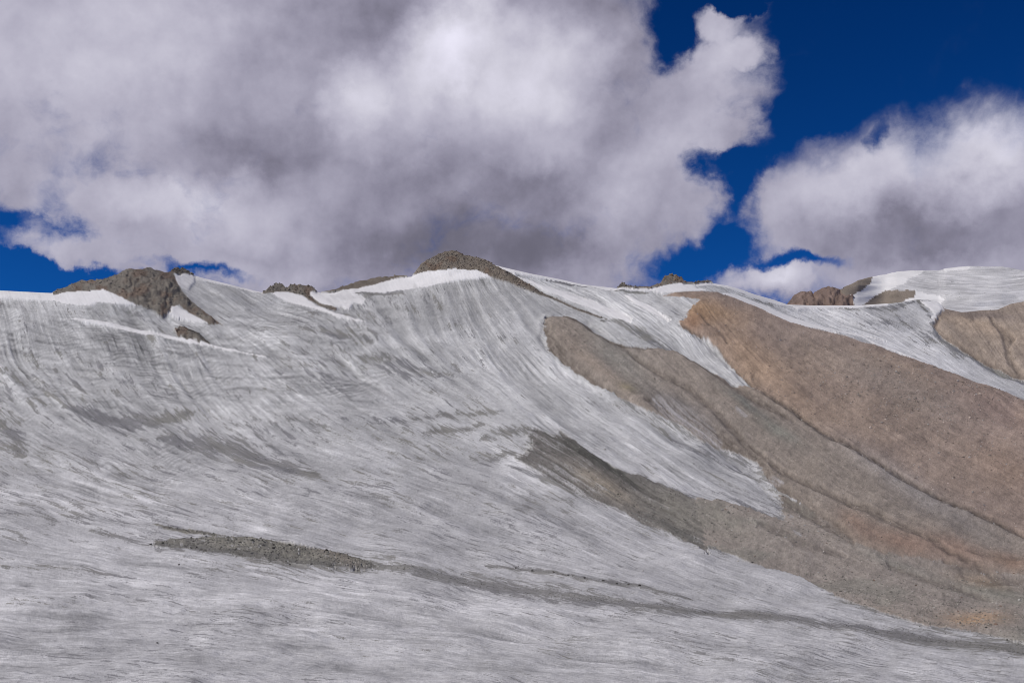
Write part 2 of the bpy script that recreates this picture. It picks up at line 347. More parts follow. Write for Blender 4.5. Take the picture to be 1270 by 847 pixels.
SNOW = {
 'a': [(-200, 355), (-40, 358), (0, 300), (69, 300), (69, 364.5), (100, 363.5), (127, 361.7), (139, 365.7), (170, 380.6), (148, 378), (120, 375.5), (113, 379), (91, 379), (60, 374), (0, 370), (-40, 369), (-200, 372)],
 'b': [(133, 356.5), (147, 357.5), (142, 360)],
 'c': [(207, 342), (224, 343.6), (228.5, 300), (241, 300), (242, 350.7), (238, 354), (232.4, 362), (225, 359), (217.5, 353)],
 'd': [(241, 300), (330, 300), (326, 364.5), (318, 364), (300, 359.5), (281, 355), (262, 350.5), (243, 347.5)],
 'e': [(213, 381.4), (219, 382), (234, 390), (260, 403.5), (249, 402), (230, 397), (208, 391), (212, 387)],
 'f': [(337, 366), (351, 363.5), (365, 365), (379, 371), (393, 380.5), (419, 389), (456, 399), (440, 398), (422, 395), (399, 386), (371, 379), (342, 369.5)],
 'g': [(382, 364), (395, 363), (413, 364.4), (446, 359.4), (470, 353.5), (496, 346), (530, 339), (565, 335.8), (591.6, 337.5), (611.5, 346), (585, 346), (560, 349.5), (530, 356), (506, 360.5), (476, 363.2), (440, 364.5), (453, 372), (450, 378), (438, 377), (433, 384), (422, 381), (416, 384), (400, 379), (388, 371)],
 'h': [(606, 300), (660, 300), (800, 300), (816, 362), (800, 362), (780, 361), (750, 361), (723, 356.5), (694, 349.5), (660, 343), (640, 340), (640, 343), (680, 356), (711, 366), (745, 378), (768, 388), (785, 397), (780, 401), (760, 395), (744, 387), (711, 377), (678, 362), (644.5, 346), (625, 335), (612, 329)],
 'i': [(775, 365), (787, 370), (812, 385), (832, 400), (826, 401), (806, 389), (785, 376)],
 'j': [(805, 360.5), (820, 357.5), (831, 355.5), (845, 353), (861.6, 354.4), (864, 360), (883, 363.7), (861.6, 365), (831, 365), (814, 363.2)],
 'k': [(864, 300), (883, 300), (902, 300), (925, 300), (981, 300), (981, 380), (966, 379), (940, 371.5), (925, 366), (902, 358), (883, 355), (864, 357)],
 'l': [(896, 366), (912, 368), (940, 378), (975, 392), (1003, 401), (1020, 409), (1042, 418), (1036, 418.5), (1010, 411), (982, 405.7), (936, 384), (903, 371)],
 'm': [(978, 377), (1064, 377), (1102, 375), (1102, 378.5), (1064, 382.5), (1040, 383), (1005, 382.5), (990, 385)],
 'n': [(1000, 402), (1040, 411), (1075, 418), (1100, 425), (1075, 421), (1030, 413)],
 'o': [(1075, 424), (1100, 432), (1164, 459), (1150, 456), (1110, 439), (1081, 430)],
 'p': [(1140, 372.5), (1166, 375), (1171, 384), (1162, 392), (1158, 401), (1155, 396), (1158, 388), (1150, 381)],
}
SCREE_A = [(818, 366), (831, 366), (871, 365.5), (891, 366), (903, 371), (936, 384), (982, 405.7), (1038, 418.5), (1081, 430), (1164, 460), (1214, 478.5), (1270, 497), (1445, 560), (1445, 745), (1310, 720), (1270, 671), (1221, 648), (1165, 623.6), (1102, 588.6), (1060, 564.5), (1029, 550),
           (990, 521.5), (944, 492), (934, 485), (904, 452), (891, 435.5), (871, 422), (847, 412), (843, 405.7), (855, 389), (868, 379), (865, 376.6), (840, 371)]
SPUR_B = [(674, 410), (675, 402), (677, 395), (690, 393), (709, 395), (726, 404), (739, 414), (772, 428), (799, 432), (818, 435), (852, 447), (885, 465), (911, 482), (934, 486), (944, 492), (990, 521.5), (1029, 550), (1060, 564.5), (1102, 588.6), (1165, 623.6), (1221, 648), (1270, 671), (1310, 690), (1310, 722),
          (1270, 720), (1214, 711), (1165, 701), (1095, 690), (1060, 676), (1001, 631), (969, 613), (955, 600), (947, 588), (938, 575), (905, 562), (870, 548), (845, 530), (820, 520), (805, 515), (772, 500), (749, 485), (723, 470), (699, 452), (680, 434)]
BAND_D = [(643, 571), (654, 562.5), (663, 555), (655, 540), (661, 531), (671, 532), (685, 541), (694, 541), (697, 537), (730, 560), (765, 582.6), (796, 593), (827, 605), (860, 622), (868, 650), (880, 690), (868, 678), (839, 666.5), (801, 652), (768, 633), (735, 621.6), (702, 607), (664, 586), (643, 573)]
APRON_C = [(855, 619), (880, 621), (896, 622), (930, 632), (969, 645), (966, 613), (1001, 631), (1060, 676), (1095, 690), (1165, 701), (1214, 711), (1270, 718), (1310, 722), (1445, 745), (1445, 815), (1310, 812), (1270, 800), (1200, 783), (1148, 778), (1095, 760), (1046, 743), (980, 711), (927, 697), (885, 680), (868, 678), (862, 650)]
STRIP_E = [(187, 650), (205, 653), (232, 654.5), (258, 659), (293, 665.5), (311, 668), (368, 674.5), (408, 684), (432, 689.5), (450, 696), (472, 703), (448, 705), (430, 704.5), (412, 704.5), (368, 700.6), (313, 695), (258, 686), (214, 679.5), (183, 675.5), (196, 672), (227, 668), (250, 669), (262, 665), (245, 662), (225, 660), (200, 656)]
FAR_SCREE = [(1163, 392), (1171, 383), (1171, 300), (1445, 300), (1445, 535), (1270, 470), (1220, 449), (1190, 432), (1168, 417), (1159, 406), (1159, 399)]
ROCKS = {'outcrop_l': OUTCROP_L, 'outcrop_t': OUTCROP_T, 'slab': SLAB, 'outcrop_m': OUTCROP_M, 'summit': SUMMIT, 'tail': SUMMIT_TAIL, 'rib': RIB, 'outcrop_c': OUTCROP_C, 'outcrop_d': OUTCROP_D}

CLS = np.zeros((H_, W_), np.int16)             # 0 is bare glacier ice
IDS = {'glacier': 0}
def put(name, m):
    IDS.setdefault(name, len(IDS)); CLS[m] = IDS[name]
put('far_scree', warp_poly(FAR_SCREE, .6)); put('scree_a', warp_poly(SCREE_A, .6)); put('spur', warp_poly(SPUR_B, .7))
put('apron', warp_poly(APRON_C, 1.1)); put('band', warp_poly(BAND_D, 1.3)); put('strip', warp_poly(STRIP_E, 1.2) & (fbm(GU / 7, GV / 2.5, 160, 4, .65) > -.24 + .10 * sstep(GU, 400, 470)))
for k, P in SNOW.items(): put('snow_' + k, warp_poly(P, .45))
sd5, sp5 = dline(GU, GV, [(89, 396), (113, 398.7), (139, 403.5), (161, 410), (195, 416), (231, 424), (260, 428.7), (284, 434), (331, 443)])
put('snow_q', sd5 + n2 * .35 + (1 - sp5) * 0 < 0.5 + 2.6 * np.clip(sp5 * 6, 0, 1) * (1 - sp5) ** .7)
for k, P in ROCKS.items(): put(k, warp_poly(P, .5))
def M(*names): return np.isin(CLS, [IDS[n] for n in names])
ROCKM = M(*ROCKS.keys()); SNOWM = np.isin(CLS, [v for k, v in IDS.items() if k.startswith('snow')])
DEB = M('far_scree', 'scree_a', 'spur', 'apron', 'band', 'strip')

# ------------------------------------------------------------------ dirt on the ice, with the painted shade of one crevasse
def line_dirt(P, w, taper=True, soft=1.0, jit=1.0):
    d, t = dline(GU + n1 * jit, GV + n2 * jit, P)
    wd = w * (np.sqrt(np.clip(4 * t * (1 - t), 0, 1)) if taper else 1) + 0.4
    return np.clip(1 - d / (wd * (1 + soft)), 0, 1)
dirt = np.zeros((H_, W_), np.float32)
PATCH = [([(905, 565), (945, 600), (968, 642)], 9, .62), ([(860, 575), (930, 615), (965, 640)], 4, .62), ([(870, 600), (920, 622), (960, 642)], 3, .6), ([(610, 560), (640, 550), (668, 548)], 9, .5), ([(40, 545), (60, 560), (50, 575)], 7, .6), ([(30, 492), (60, 500), (72, 512)], 6, .6), ([(120, 520), (170, 545), (220, 565)], 4, .7), ([(60, 440), (140, 430), (220, 440)], 14, .42), ([(330, 420), (350, 450), (400, 480)], 10, .42), ([(250, 450), (270, 470), (280, 500)], 4, .5), ([(420, 500), (480, 540), (560, 580), (620, 600)], 16, .42), ([(700, 640), (760, 660), (830, 690)], 8, .4), ([(280, 545), (340, 560), (390, 580)], 10, .6), ([(480, 600), (560, 650), (640, 680)], 10, .38), ([(150, 615), (260, 640), (380, 655)], 5, .45), ([(380, 350), (460, 372), (560, 372), (640, 400)], 8, .40), ([(75, 505), (120, 518), (165, 522), (210, 519), (243, 510)], 9, .95), ([(-20, 505), (5, 530), (22, 555), (32, 568)], 14, .9), ([(195, 545), (240, 550), (285, 556), (330, 573), (400, 592)], 12, .92), ([(445, 440), (500, 455), (548, 470)], 12, .72),
    ([(370, 408), (420, 416), (470, 424)], 9, .72), ([(470, 528), (520, 520), (565, 512), (625, 511)], 5, .75), ([(525, 537), (570, 533), (603, 524)], 5, .75), ([(595, 545), (620, 536), (660, 533)], 6, .8), ([(580, 560), (600, 570), (640, 560)], 7, .75), ([(625, 575), (660, 590), (720, 612), (790, 640)], 4, .8),
    ([(118, 483), (150, 487), (190, 499)], 7, .6), ([(204, 478), (220, 487), (238, 491)], 6, .6), ([(15, 470), (60, 478), (90, 470)], 7, .4), ([(215, 407), (262, 403), (300, 430)], 4, .35), ([(325, 400), (380, 402), (450, 395)], 6, .35),
    ([(436, 697), (482, 704), (539, 714), (646, 730), (769, 747), (850, 758), (948, 765)], 9, 1.0), ([(600, 700), (640, 704), (687, 711), (748, 721), (793, 727.5), (860, 742)], 3, .95), ([(850, 757), (948, 764), (1060, 779), (1148, 793), (1270, 810), (1440, 825)], 8, 1.0), ([(0, 636), (90, 640), (187, 652)], 3, .7),
    ([(110, 655), (150, 665), (185, 675)], 3, .8), ([(-100, 655), (0, 661), (60, 668), (140, 670)], 3, .4), ([(0, 701), (40, 703), (60, 701), (120, 708), (170, 716)], 4, .65), ([(60, 780), (120, 770), (180, 768)], 8, .4), ([(390, 800), (450, 792), (560, 800)], 9, .3), ([(200, 757), (290, 758), (400, 768)], 4, .45),
    ([(600, 760), (700, 770), (800, 772), (900, 790)], 8, .4), ([(640, 745), (760, 750), (870, 770)], 6, .35), ([(970, 810), (1060, 812), (1150, 822)], 8, .35), ([(0, 830), (60, 838), (140, 840)], 6, .5), ([(350, 640), (420, 650), (470, 664)], 3, .4), ([(560, 610), (600, 622), (640, 640)], 5, .45),
    ([(405, 364.6), (450, 364.8), (500, 365)], 2, 1.0), ([(675, 346), (694, 350.5), (723, 357), (766, 361), (805, 364)], 1.0, 1.2), ([(744, 398), (766, 400), (799, 416), (822, 432), (850, 446)], 4, .9), ([(812, 412), (824, 428), (850, 445)], 4, .6), ([(842, 398), (854, 400)], 3, .5), ([(715, 404), (735, 408), (745, 413)], 3, .45),  # first entry: crevasse line under the summit snow, its shade painted as dark cover
    ([(1020, 380), (1060, 385), (1102, 381), (1125, 377)], 2.5, .8), ([(1080, 383), (1110, 384), (1123, 378), (1135, 373)], 4, .8), ([(1135, 372), (1152, 376), (1168, 384)], 5, .85), ([(1110, 390), (1125, 402), (1150, 418), (1185, 434), (1230, 452)], 6, .75), ([(1060, 388), (1090, 400), (1120, 405), (1160, 425), (1200, 442)], 6, .5), ([(1137, 372), (1150, 388), (1160, 408), (1190, 432)], 3, .8),
    ([(1190, 436), (1230, 455), (1275, 474)], 3, .9), ([(1140, 420), (1170, 440), (1190, 452)], 2, .4), ([(890, 364), (925, 370), (955, 380), (1000, 398)], 3, .5), ([(935, 372), (960, 380)], 2.2, .8), ([(890, 355), (920, 362), (970, 378)], 1.2, .5),
    ([(780, 510), (830, 530), (880, 555), (930, 580)], 6, .55), ([(800, 522), (850, 552), (900, 575), (945, 600)], 4, .8), ([(840, 520), (880, 545), (935, 578)], 8, .5), ([(930, 590), (955, 625), (975, 650)], 5, .6), ([(440, 380), (520, 375), (600, 380)], 12, .14), ([(250, 600), (300, 605), (420, 640)], 10, .25), ([(100, 560), (180, 585), (300, 620)], 10, .2)]
for P, w, a in PATCH:
    dirt = np.maximum(dirt, a * line_dirt(P, w * (1.45 if w >= 5 and P[0][1] < 640 else 1.1), soft=1.1, jit=1.2 if w > 4 else .5))
gaps = .5 + .28 * st_m + .22 * st_f + 2.4 * fbm(GU / 14, GV / 8, 21, 4, .6)           # breaks the dirt up along the flow
big = sstep(GV, 690, 740)                                  # the flat near glacier
big = sstep(GV, 600, 720)                                  # the flat near glacier
mid = sstep(GV, 420, 480) * (1 - sstep(GV, 600, 690))
low = fbm(GU / 75, GV / 34, 11, 5, .6)
bed = .28 + 1.2 * low + .085 * st_l + .10 * mid * (GU < 700) - .04 * sstep(GV, 480, 400)
bed = bed + .02 * big + .35 * big * fbm(GU / 160, GV / 14, 14, 4, .6)
ogive = line_dirt([(100, 560), (180, 585), (300, 620)], 20, soft=1)
nr = blur((DEB | ROCKM).astype(np.float32), 4)                      # grit shed along the edges of debris
calm = sstep(GU, 560, 640) * (1 - sstep(GU, 700, 900)) * (GV < 560) * .12
DRT = np.clip(np.maximum(dirt * (.95 + .0 * (GV > 640)) + .08 * (dirt > .1) * np.clip(st_m, -1.5, 1.5) * .8, np.clip(bed - calm - .22 * sstep(GU, 640, 760) * (GV < 500), 0, .46)) + .75 * np.clip(nr, 0, .6) * (GV > 400) * (~(DEB | ROCKM)), 0, 1)
dirt = sstep(dirt, .4, .9)
sm = np.clip(.55 + 3.2 * fbm(GU / 50, GV / 26, 19, 4, .6), .15, 1.5)          # smooth and streaked ice
xw = sstep(GV, 368, 385) * (1 - sstep(GV, 480, 540)) * (1 - .8 * sstep(GU, 420, 520))
cl_ = .515 + .046 * sm * st_f * (1 - .45 * xw) + .052 * sm * st_m + .042 * st_l + .27 * fbm(GU / 40, GV / 20, 17, 5, .65) - .075 * xw * np.clip(st_x, -.5, 3)
cl_ += .05 * sstep(st_m + st_f, 2.2, 4.2) + .010 * big - .03 * sstep(GV, 480, 360)
strat = np.sin((GV + .12 * GU + 60 * fbm(GU / 110, GV / 70, 23, 3) + 9 * fbm(GU / 18, GV / 12, 24, 3)) * 1.25)
wst = xw * .8 + np.exp(-((GU - 150) / 90) ** 2 - ((GV - 580) / 26) ** 2) * 1.3 + .5 * np.exp(-((GU - 330) / 80) ** 2 - ((GV - 615) / 20) ** 2) + .6 * mid * (GU < 560) * sstep(fbm(GU / 60, GV / 30, 25, 3), .0, .2)
for P, w, a in [([(0, 440), (150, 440), (300, 470)], 34, -.06), ([(330, 440), (450, 520), (620, 620), (740, 670)], 20, -.08), ([(200, 560), (330, 585), (430, 620)], 18, -.08), ([(0, 610), (200, 625), (330, 660)], 22, .06), ([(540, 500), (620, 560), (700, 640)], 12, .06), ([(-50, 735), (150, 735), (400, 745)], 22, .05), ([(400, 740), (700, 765), (1000, 800)], 16, .05),
                 ([(620, 400), (720, 480), (850, 560)], 22, .05), ([(350, 385), (450, 395), (560, 385)], 14, -.05), ([(300, 700), (500, 730)], 10, .05), ([(-50, 480), (40, 485), (60, 520)], 18, .05), ([(240, 500), (300, 520), (330, 545)], 14, .07)]:
    cl_ += 1.35 * a * line_dirt(P, w, soft=1.3, jit=1.6) * np.clip(.8 + .25 * st_m, .3, 1.5)
cl_ += .07 * wst * strat * np.clip(.5 + 4 * fbm(GU / 30, GV / 20, 26, 3), 0, 1.4)
lines = sstep(st_t + .5 * st_m + 2.5 * fbm(GU / 50, GV / 25, 27, 4), 2.0, 3.2)
cl_ -= .16 * lines * (.4 + .6 * sstep(GV, 420, 480)); cl_ += .12 * sstep(-st_t + .4 * st_m + 2.0 * fbm(GU / 60, GV / 25, 28, 4), 2.0, 3.2)
cl_ -= .05 * mid * np.clip(st_f, -1, 3) * 0.4
tongue = sstep(GU, 930, 990) * (1 - sstep(GV, 480, 500)) 
cl_ += .04 * tongue
for P, w, a in [([(790, 575), (850, 600), (905, 622), (965, 645)], 7, .10), ([(880, 570), (910, 582), (945, 605)], 4, .2), ([(785, 500), (820, 522), (860, 545)], 4, .12), ([(520, 400), (580, 440), (640, 470)], 5, .08), ([(600, 470), (660, 500)], 5, .12), ([(700, 500), (760, 530)], 6, .08), ([(630, 573), (690, 600), (760, 630), (790, 645)], 3, .2),
                 ([(-60, 420), (0, 425), (20, 440)], 8, .08), ([(180, 462), (230, 470), (250, 480)], 8, .10), ([(100, 685), (120, 684), (150, 690)], 3, .2), ([(140, 715), (200, 712), (260, 712)], 12, .08), ([(160, 600), (220, 580), (300, 600)], 14, .05), ([(300, 350), (350, 385), (380, 400)], 4, .10), ([(1010, 383), (1050, 395)], 3, .15), ([(935, 388), (990, 395)], 3, .1),
                 ([(650, 346), (740, 374), (815, 400)], 16, .26), ([(800, 385), (850, 425), (905, 465)], 18, .16), ([(870, 362), (960, 385), (1080, 420), (1200, 460)], 18, .20), ([(1000, 385), (1100, 400), (1150, 395)], 12, .06), ([(250, 375), (310, 388), (400, 405), (470, 415)], 3, .07), ([(560, 735), (700, 745)], 10, .06), ([(0, 690), (100, 692)], 12, .05)]:
    cl_ += a * line_dirt(P, w, soft=1.0, jit=1.0) * np.clip(.6 + .4 * st_f, 0, 1.5)
cl_ += .13 * (white - .5) + .16 * np.clip(blur(SNOWM.astype(np.float32), 4) - .1 + .10 * st_f, 0, 1) * (GV > 362)
cl_ = np.clip(cl_, .2, .84)
greenish = sstep(fbm(GU / 120, GV / 60, 31, 3), 0, .2)[..., None]
dirt_c = np.array([.135, .130, .122]) * (1 - greenish) + np.array([.140, .137, .115]) * greenish
lav = (sstep(GV, 430, 700) * .40 + .2 * tongue)[..., None]
ice_c = cl_[..., None] * (np.array([.985, .985, .97]) * (1 - lav) + np.array([.985, .970, 1.01]) * lav)
C = ice_c
# snow
sn = .78 + .02 * st_f + .10 * fbm(GU / 12, GV / 6, 41, 4)
sn = sn - .10 * sstep(fbm(GU / 25, GV / 8, 42, 4, .6) + .08 * st_m, .10, .28)
C = np.where(SNOWM[..., None], sn[..., None] * np.array([1, .985, .975]), C)
# scree
warm = fbm(GU / 130, GV / 70, 51, 4) + .05 * st_l
Sc = np.array([.218, .172, .144]) * np.ones((H_, W_, 1))
def blend(m, col, a=1.0):
    global Sc
    m = (np.clip(m, 0, 1) * a)[..., None]; Sc = Sc * (1 - m) + np.array(col) * m
def spot(u, v, a, b, rot=0):
    r = math.radians(rot); dx = GU + m1 * .6 - u; dy = GV + m2 * .6 - v
    return np.exp(-((dx * math.cos(r) + dy * math.sin(r)) / a) ** 2 - ((-dx * math.sin(r) + dy * math.cos(r)) / b) ** 2)
blend(sstep(warm, -.05, .25), (.25, .19, .14), .5)
blend(M('spur'), (.205, .182, .157), .8)
blend(spot(870, 392, 45, 14, 10), (.30, .195, .11), .8); blend(spot(860, 405, 14, 12), (.25, .145, .085), .7); blend(spot(925, 440, 60, 22, 45), (.29, .205, .14), .6)
blend(spot(960, 480, 90, 18, 40), (.28, .20, .14), .5); blend(spot(1240, 520, 60, 30, 20), (.24, .175, .15), .5); blend(spot(1100, 480, 120, 25, 25), (.20, .175, .155), .6)
blend(spot(1140, 560, 160, 40, 30), (.225, .18, .15), .5); blend(spot(1250, 590, 50, 25, 20), (.26, .19, .145), .6)
blend(spot(1130, 612, 120, 16, 32), (.212, .198, .19), .7); blend(spot(1000, 560, 90, 14, 36), (.20, .175, .15), .5)
blend(spot(1120, 680, 55, 12, 15), (.250, .160, .118), .6); blend(spot(1190, 690, 45, 12, 20), (.240, .160, .122), .6); blend(spot(1255, 703, 30, 10, 10), (.23, .15, .105), .65); blend(spot(1060, 655, 25, 12, 30), (.25, .165, .12), .5)
blend(M('spur') * sstep(GU, 700, 760) * spot(760, 445, 70, 18, 40), (.165, .158, .142), .8); blend(M('spur') * spot(740, 460, 60, 8, 38), (.23, .19, .155), .7); blend(M('spur') * spot(780, 487, 12, 5, 20), (.20, .175, .10), .6)
blend(M('spur') * spot(840, 510, 60, 10, 25), (.12, .112, .108), .7); blend(M('spur') * spot(925, 510, 34, 7, 38), (.115, .118, .108), .8); blend(spot(965, 545, 25, 8, 30), (.16, .175, .15), .5)
AP = M('apron'); blend(AP, (.192, .176, .158), .80); blend(AP * sstep(fbm(GU / 60, GV / 20, 55, 4), 0, .2), (.15, .145, .125), .6)
blend(AP * spot(1040, 760, 80, 10, 10), (.24, .185, .13), .5); blend(AP * spot(1210, 770, 35, 9, 0), (.27, .18, .11), .8); blend(AP * spot(1215, 722, 35, 8, 10), (.25, .19, .135), .7); blend(AP * spot(1230, 738, 60, 10, 15), (.17, .165, .14), .6); blend(AP * spot(1110, 700, 50, 6, 22), (.14, .135, .12), .7)
blend(AP * sstep(GU, 1000, 1440) * sstep(GV, 778, 800), (.18, .178, .155), .8); blend(AP * spot(900, 650, 50, 18, 20), (.195, .182, .155), .6)
BD = M('band'); blend(BD, (.115, .110, .103), .95); blend(BD * spot(750, 606, 45, 11, 28), (.20, .175, .14), .9); blend(BD * spot(745, 577, 70, 7, 28), (.06, .06, .052), .8); blend(BD * spot(845, 640, 40, 22, 30), (.175, .165, .14), .8); blend(BD * sstep(st_l + st_m, 1, 2.5), (.07, .07, .064), .6); blend(BD * sstep(st_m + st_t + 5 * fbm(GU / 40, GV / 20, 58, 3) - sstep(GU, 700, 760), .9, 2.4), (.30, .30, .30), .55)
blend(M('strip'), (.165, .160, .138), .95); blend(M('strip') * sstep(fbm(GU / 14, GV / 4, 161, 4, .65), .0, .16), (.095, .092, .085), .65); blend(M('strip') * sstep(GV - np.interp(GU, [190, 258, 368, 430], [676, 684, 698, 703]), -7, -1), (.10, .098, .095), .6); blend(M('strip') * spot(240, 672, 30, 5, 12), (.12, .115, .11), .7); blend(M('strip') * spot(420, 692, 30, 9, 20), (.15, .13, .11), .7)
FS = M('far_scree'); blend(FS, (.26, .215, .175), .9); blend(FS * spot(1215, 402, 50, 10, 20), (.30, .235, .18), .7); blend(FS * spot(1215, 388, 60, 5, 5), (.15, .125, .115), .8); blend(FS * spot(1260, 385, 30, 12, 10), (.20, .165, .14), .7)
GUL = [([(843, 407), (871, 424), (891, 438), (904, 454), (934, 486), (944, 493), (990, 522), (1029, 551), (1060, 565), (1102, 589), (1165, 624), (1221, 648), (1270, 671), (1330, 700)], 2.2, .75), ([(779, 442), (812, 465), (852, 488), (885, 515), (911, 541), (924, 561), (945, 580), (955, 590)], 2.6, .55),
       ([(920, 550), (955, 581), (990, 602), (1046, 627), (1095, 650), (1141, 671), (1172, 688), (1236, 718), (1262, 722)], 2.2, .6), ([(800, 502), (830, 515), (860, 530), (924, 575), (950, 600), (975, 622), (1000, 634), (1060, 677)], 6, .6), ([(675, 400), (676, 420), (686, 436), (699, 453), (723, 471), (749, 486)], 5, .6),
       ([(677, 395), (700, 394), (726, 405), (742, 416), (772, 430), (815, 436)], 3.5, .65), ([(850, 447), (885, 466), (911, 484), (930, 500), (985, 532)], 3, .55), ([(934, 470), (944, 490), (966, 505)], 5, .35), ([(871, 400), (890, 415), (905, 435)], 1.2, .35), ([(863, 392), (872, 400), (880, 412)], 1, .35),
       ([(1227, 391), (1246, 414), (1253, 447), (1268, 466), (1290, 480)], 2.2, .6), ([(1240, 404), (1257, 418), (1252, 430)], 1.6, .5), ([(1250, 447), (1248, 430)], 1.2, .4), ([(1165, 395), (1160, 406), (1170, 418), (1192, 433), (1222, 450), (1270, 471), (1330, 495)], 2.5, .65), ([(1171, 383), (1195, 388), (1225, 388)], 3, .45), ([(1100, 700), (1150, 722), (1200, 735), (1230, 748)], 2, .5),
       ([(940, 650), (1000, 680), (1050, 690)], 3, .35), ([(950, 655), (975, 665), (990, 680)], 3, .4), ([(1210, 640), (1270, 668), (1300, 680)], 1, .3), ([(1170, 700), (1200, 712), (1235, 722), (1270, 722)], 3, .5), ([(1270, 697), (1240, 700), (1200, 690)], 2, .3)]
gul = np.zeros((H_, W_), np.float32)
for P, w, a in GUL:
    g = a * np.clip(1.7 * line_dirt(P, w, soft=1.1, jit=.45), 0, 1); gul = np.maximum(gul, g * np.clip(.8 + .25 * st_s, .3, 1.3))
blend(gul * (~FS) + gul * FS * .8, (.075, .062, .052), 1.0)
Sc = Sc * (1.38 + .20 * AP + .12 * BD + .1 * M('strip'))[..., None]
rill = sstep(st_t * .7 + st_m * .7 + 3.0 * fbm(GU / 60, GV / 40, 151, 3), 1.6, 3.0)
Sc = Sc * (1 - .26 * rill + .10 * sstep(-st_m - .5 * st_t + 3 * fbm(GU / 50, GV / 30, 152, 3), 1.4, 2.6) + .38 * fbm(GU / 26, GV / 14, 153, 4, .6))[..., None]
Sc = Sc * (1 + .03 * st_f + .03 * st_m + .035 * st_l + BD * (.10 * st_f + .10 * st_m) + .5 * fbm(GU / 5, GV / 4, 57, 3))[..., None] * (1 + .30 * (white - .5))[..., None]
# thin ice showing through the debris of the spur and the band
thin = np.maximum.reduce([line_dirt([(808, 502), (830, 515), (860, 534), (895, 556)], 7, soft=1.2), line_dirt([(912, 516), (920, 521), (927, 526)], 2.2), line_dirt([(947, 597), (960, 600), (972, 606)], 2.5), line_dirt([(985, 662), (995, 668)], 1.5), line_dirt([(978, 640), (984, 644)], 1.2)])
Sc = Sc * (1 - (thin * np.clip(.5 + .5 * st_f, 0, 1))[..., None] * .8) + np.array([.46, .45, .46]) * (thin * np.clip(.5 + .5 * st_f, 0, 1))[..., None] * .8
C = np.where(DEB[..., None], Sc, C)
# bedrock
rk = .20 + .25 * fbm(GU / 3, GV / 2.4, 61, 3) * .5
Rk = rk[..., None] * np.array([1.0, .90, .76]); rust = sstep(fbm(GU / 16, GV / 9, 63, 4), .02, .2)[..., None]
Rk = Rk * (1 - rust * .6) + np.array([.17, .115, .085]) * rust * .6
Rk = np.where(M('summit')[..., None], Rk * .95 + np.array([.02, .008, 0]), Rk)
Rk = np.where((M('tail') | M('summit') & (GU < 512))[..., None], np.array([.17, .145, .118]) * (1 + .6 * fbm(GU / 5, GV / 3, 64, 3))[..., None], Rk)
C = np.where(ROCKM[..., None], Rk, C)
C = np.clip(C, .02, .9).astype(np.float32)

# ------------------------------------------------------------------ relief (metres)
def relief_raster():
    R = np.zeros((H_, W_), np.float32)
    K = 0.001 * np.exp(logY_r)                                    # kilometres away: keeps detail proportionate
    ice = ~(DEB | ROCKM | SNOWM)
    R += ice * K * (sm * (.22 * st_m + .07 * st_f) + .55 * st_l)
    R += ice * K * 7 * fbm(GU / 70, GV / 25, 71, 4)
    R += blur(SNOWM.astype(np.float32), 1) * 1.2 * K
    R += DEB * K * (.10 * st_f + .14 * st_m + .35 * st_l + 1.1 * fbm(GU / 10, GV / 6, 73, 4, .65) + 7 * fbm(GU / 60, GV / 40, 74, 3))
    R -= K * 5.0 * blur(gul, 1)
    R += blur(M('spur').astype(np.float32), 5) * K * 7 + blur(M('scree_a').astype(np.float32), 7) * K * 6 + blur(M('band', 'apron').astype(np.float32), 3) * K * 2
    R += blur(M('strip').astype(np.float32), 6) * .6
    R += blur(ROCKM.astype(np.float32), 5) * K * 3 + np.clip(blur(ROCKM.astype(np.float32), 3) * 2 - 1, 0, 1) * (.25 + .75 * sstep(GV - ridge_f(GU), 0, 14)) * K * (11 * np.abs(fbm(GU / 11, GV / 8, 77, 4, .55)) + 6 * fbm(GU / 22, GV / 16, 78, 3))
    return R
cu_, cv_ = np.meshgrid(np.arange(U0, U1 + 20, 10.), np.arange(V0, V1 + 20, 5.))
_l = logY(cu_, cv_)
_x = (GU - U0) / 10; _y = (GV - V0) / 5; _xi = _x.astype(int); _yi = _y.astype(int); _x -= _xi; _y -= _yi
logY_r = ((_l[_yi, _xi] * (1 - _x) + _l[_yi, _xi + 1] * _x) * (1 - _y) + (_l[_yi + 1, _xi] * (1 - _x) + _l[_yi + 1, _xi + 1] * _x) * _y).astype(np.float32)
logY_r = blur(logY_r, 4)
print('min dlogY/dv up', float((-(np.diff(logY_r[40:], axis=0))).min()), np.unravel_index((-(np.diff(logY_r[40:], axis=0))).argmin(), (W_, H_)[::-1]))
REL = relief_raster()

def fold(x, n):                                             # beyond the surveyed part the ground goes on mirrored
    return n - np.abs(np.mod(x, 2 * n) - n)
def samp(R, u, v):
    x = fold(u - U0, W_ - 1.001); y = fold(v - V0, H_ - 1.001); xi = x.astype(int); yi = y.astype(int); fx = x - xi; fy = y - yi
    if R.ndim == 3: fx = fx[..., None]; fy = fy[..., None]
    return (R[yi, xi] * (1 - fx) + R[yi, xi + 1] * fx) * (1 - fy) + (R[yi + 1, xi] * (1 - fx) + R[yi + 1, xi + 1] * fx) * fy

def unproject(u, v, Y):
    """world position of the ground seen at angle (u, v), Y metres ahead"""
    xc = (u - CU) / F; yc = -(v - CV) / F
    dy = math.cos(PITCH) - yc * math.sin(PITCH); dz = math.sin(PITCH) + yc * math.cos(PITCH)
    return np.stack([xc / dy * Y, Y + 0 * u, dz / dy * Y], -1)

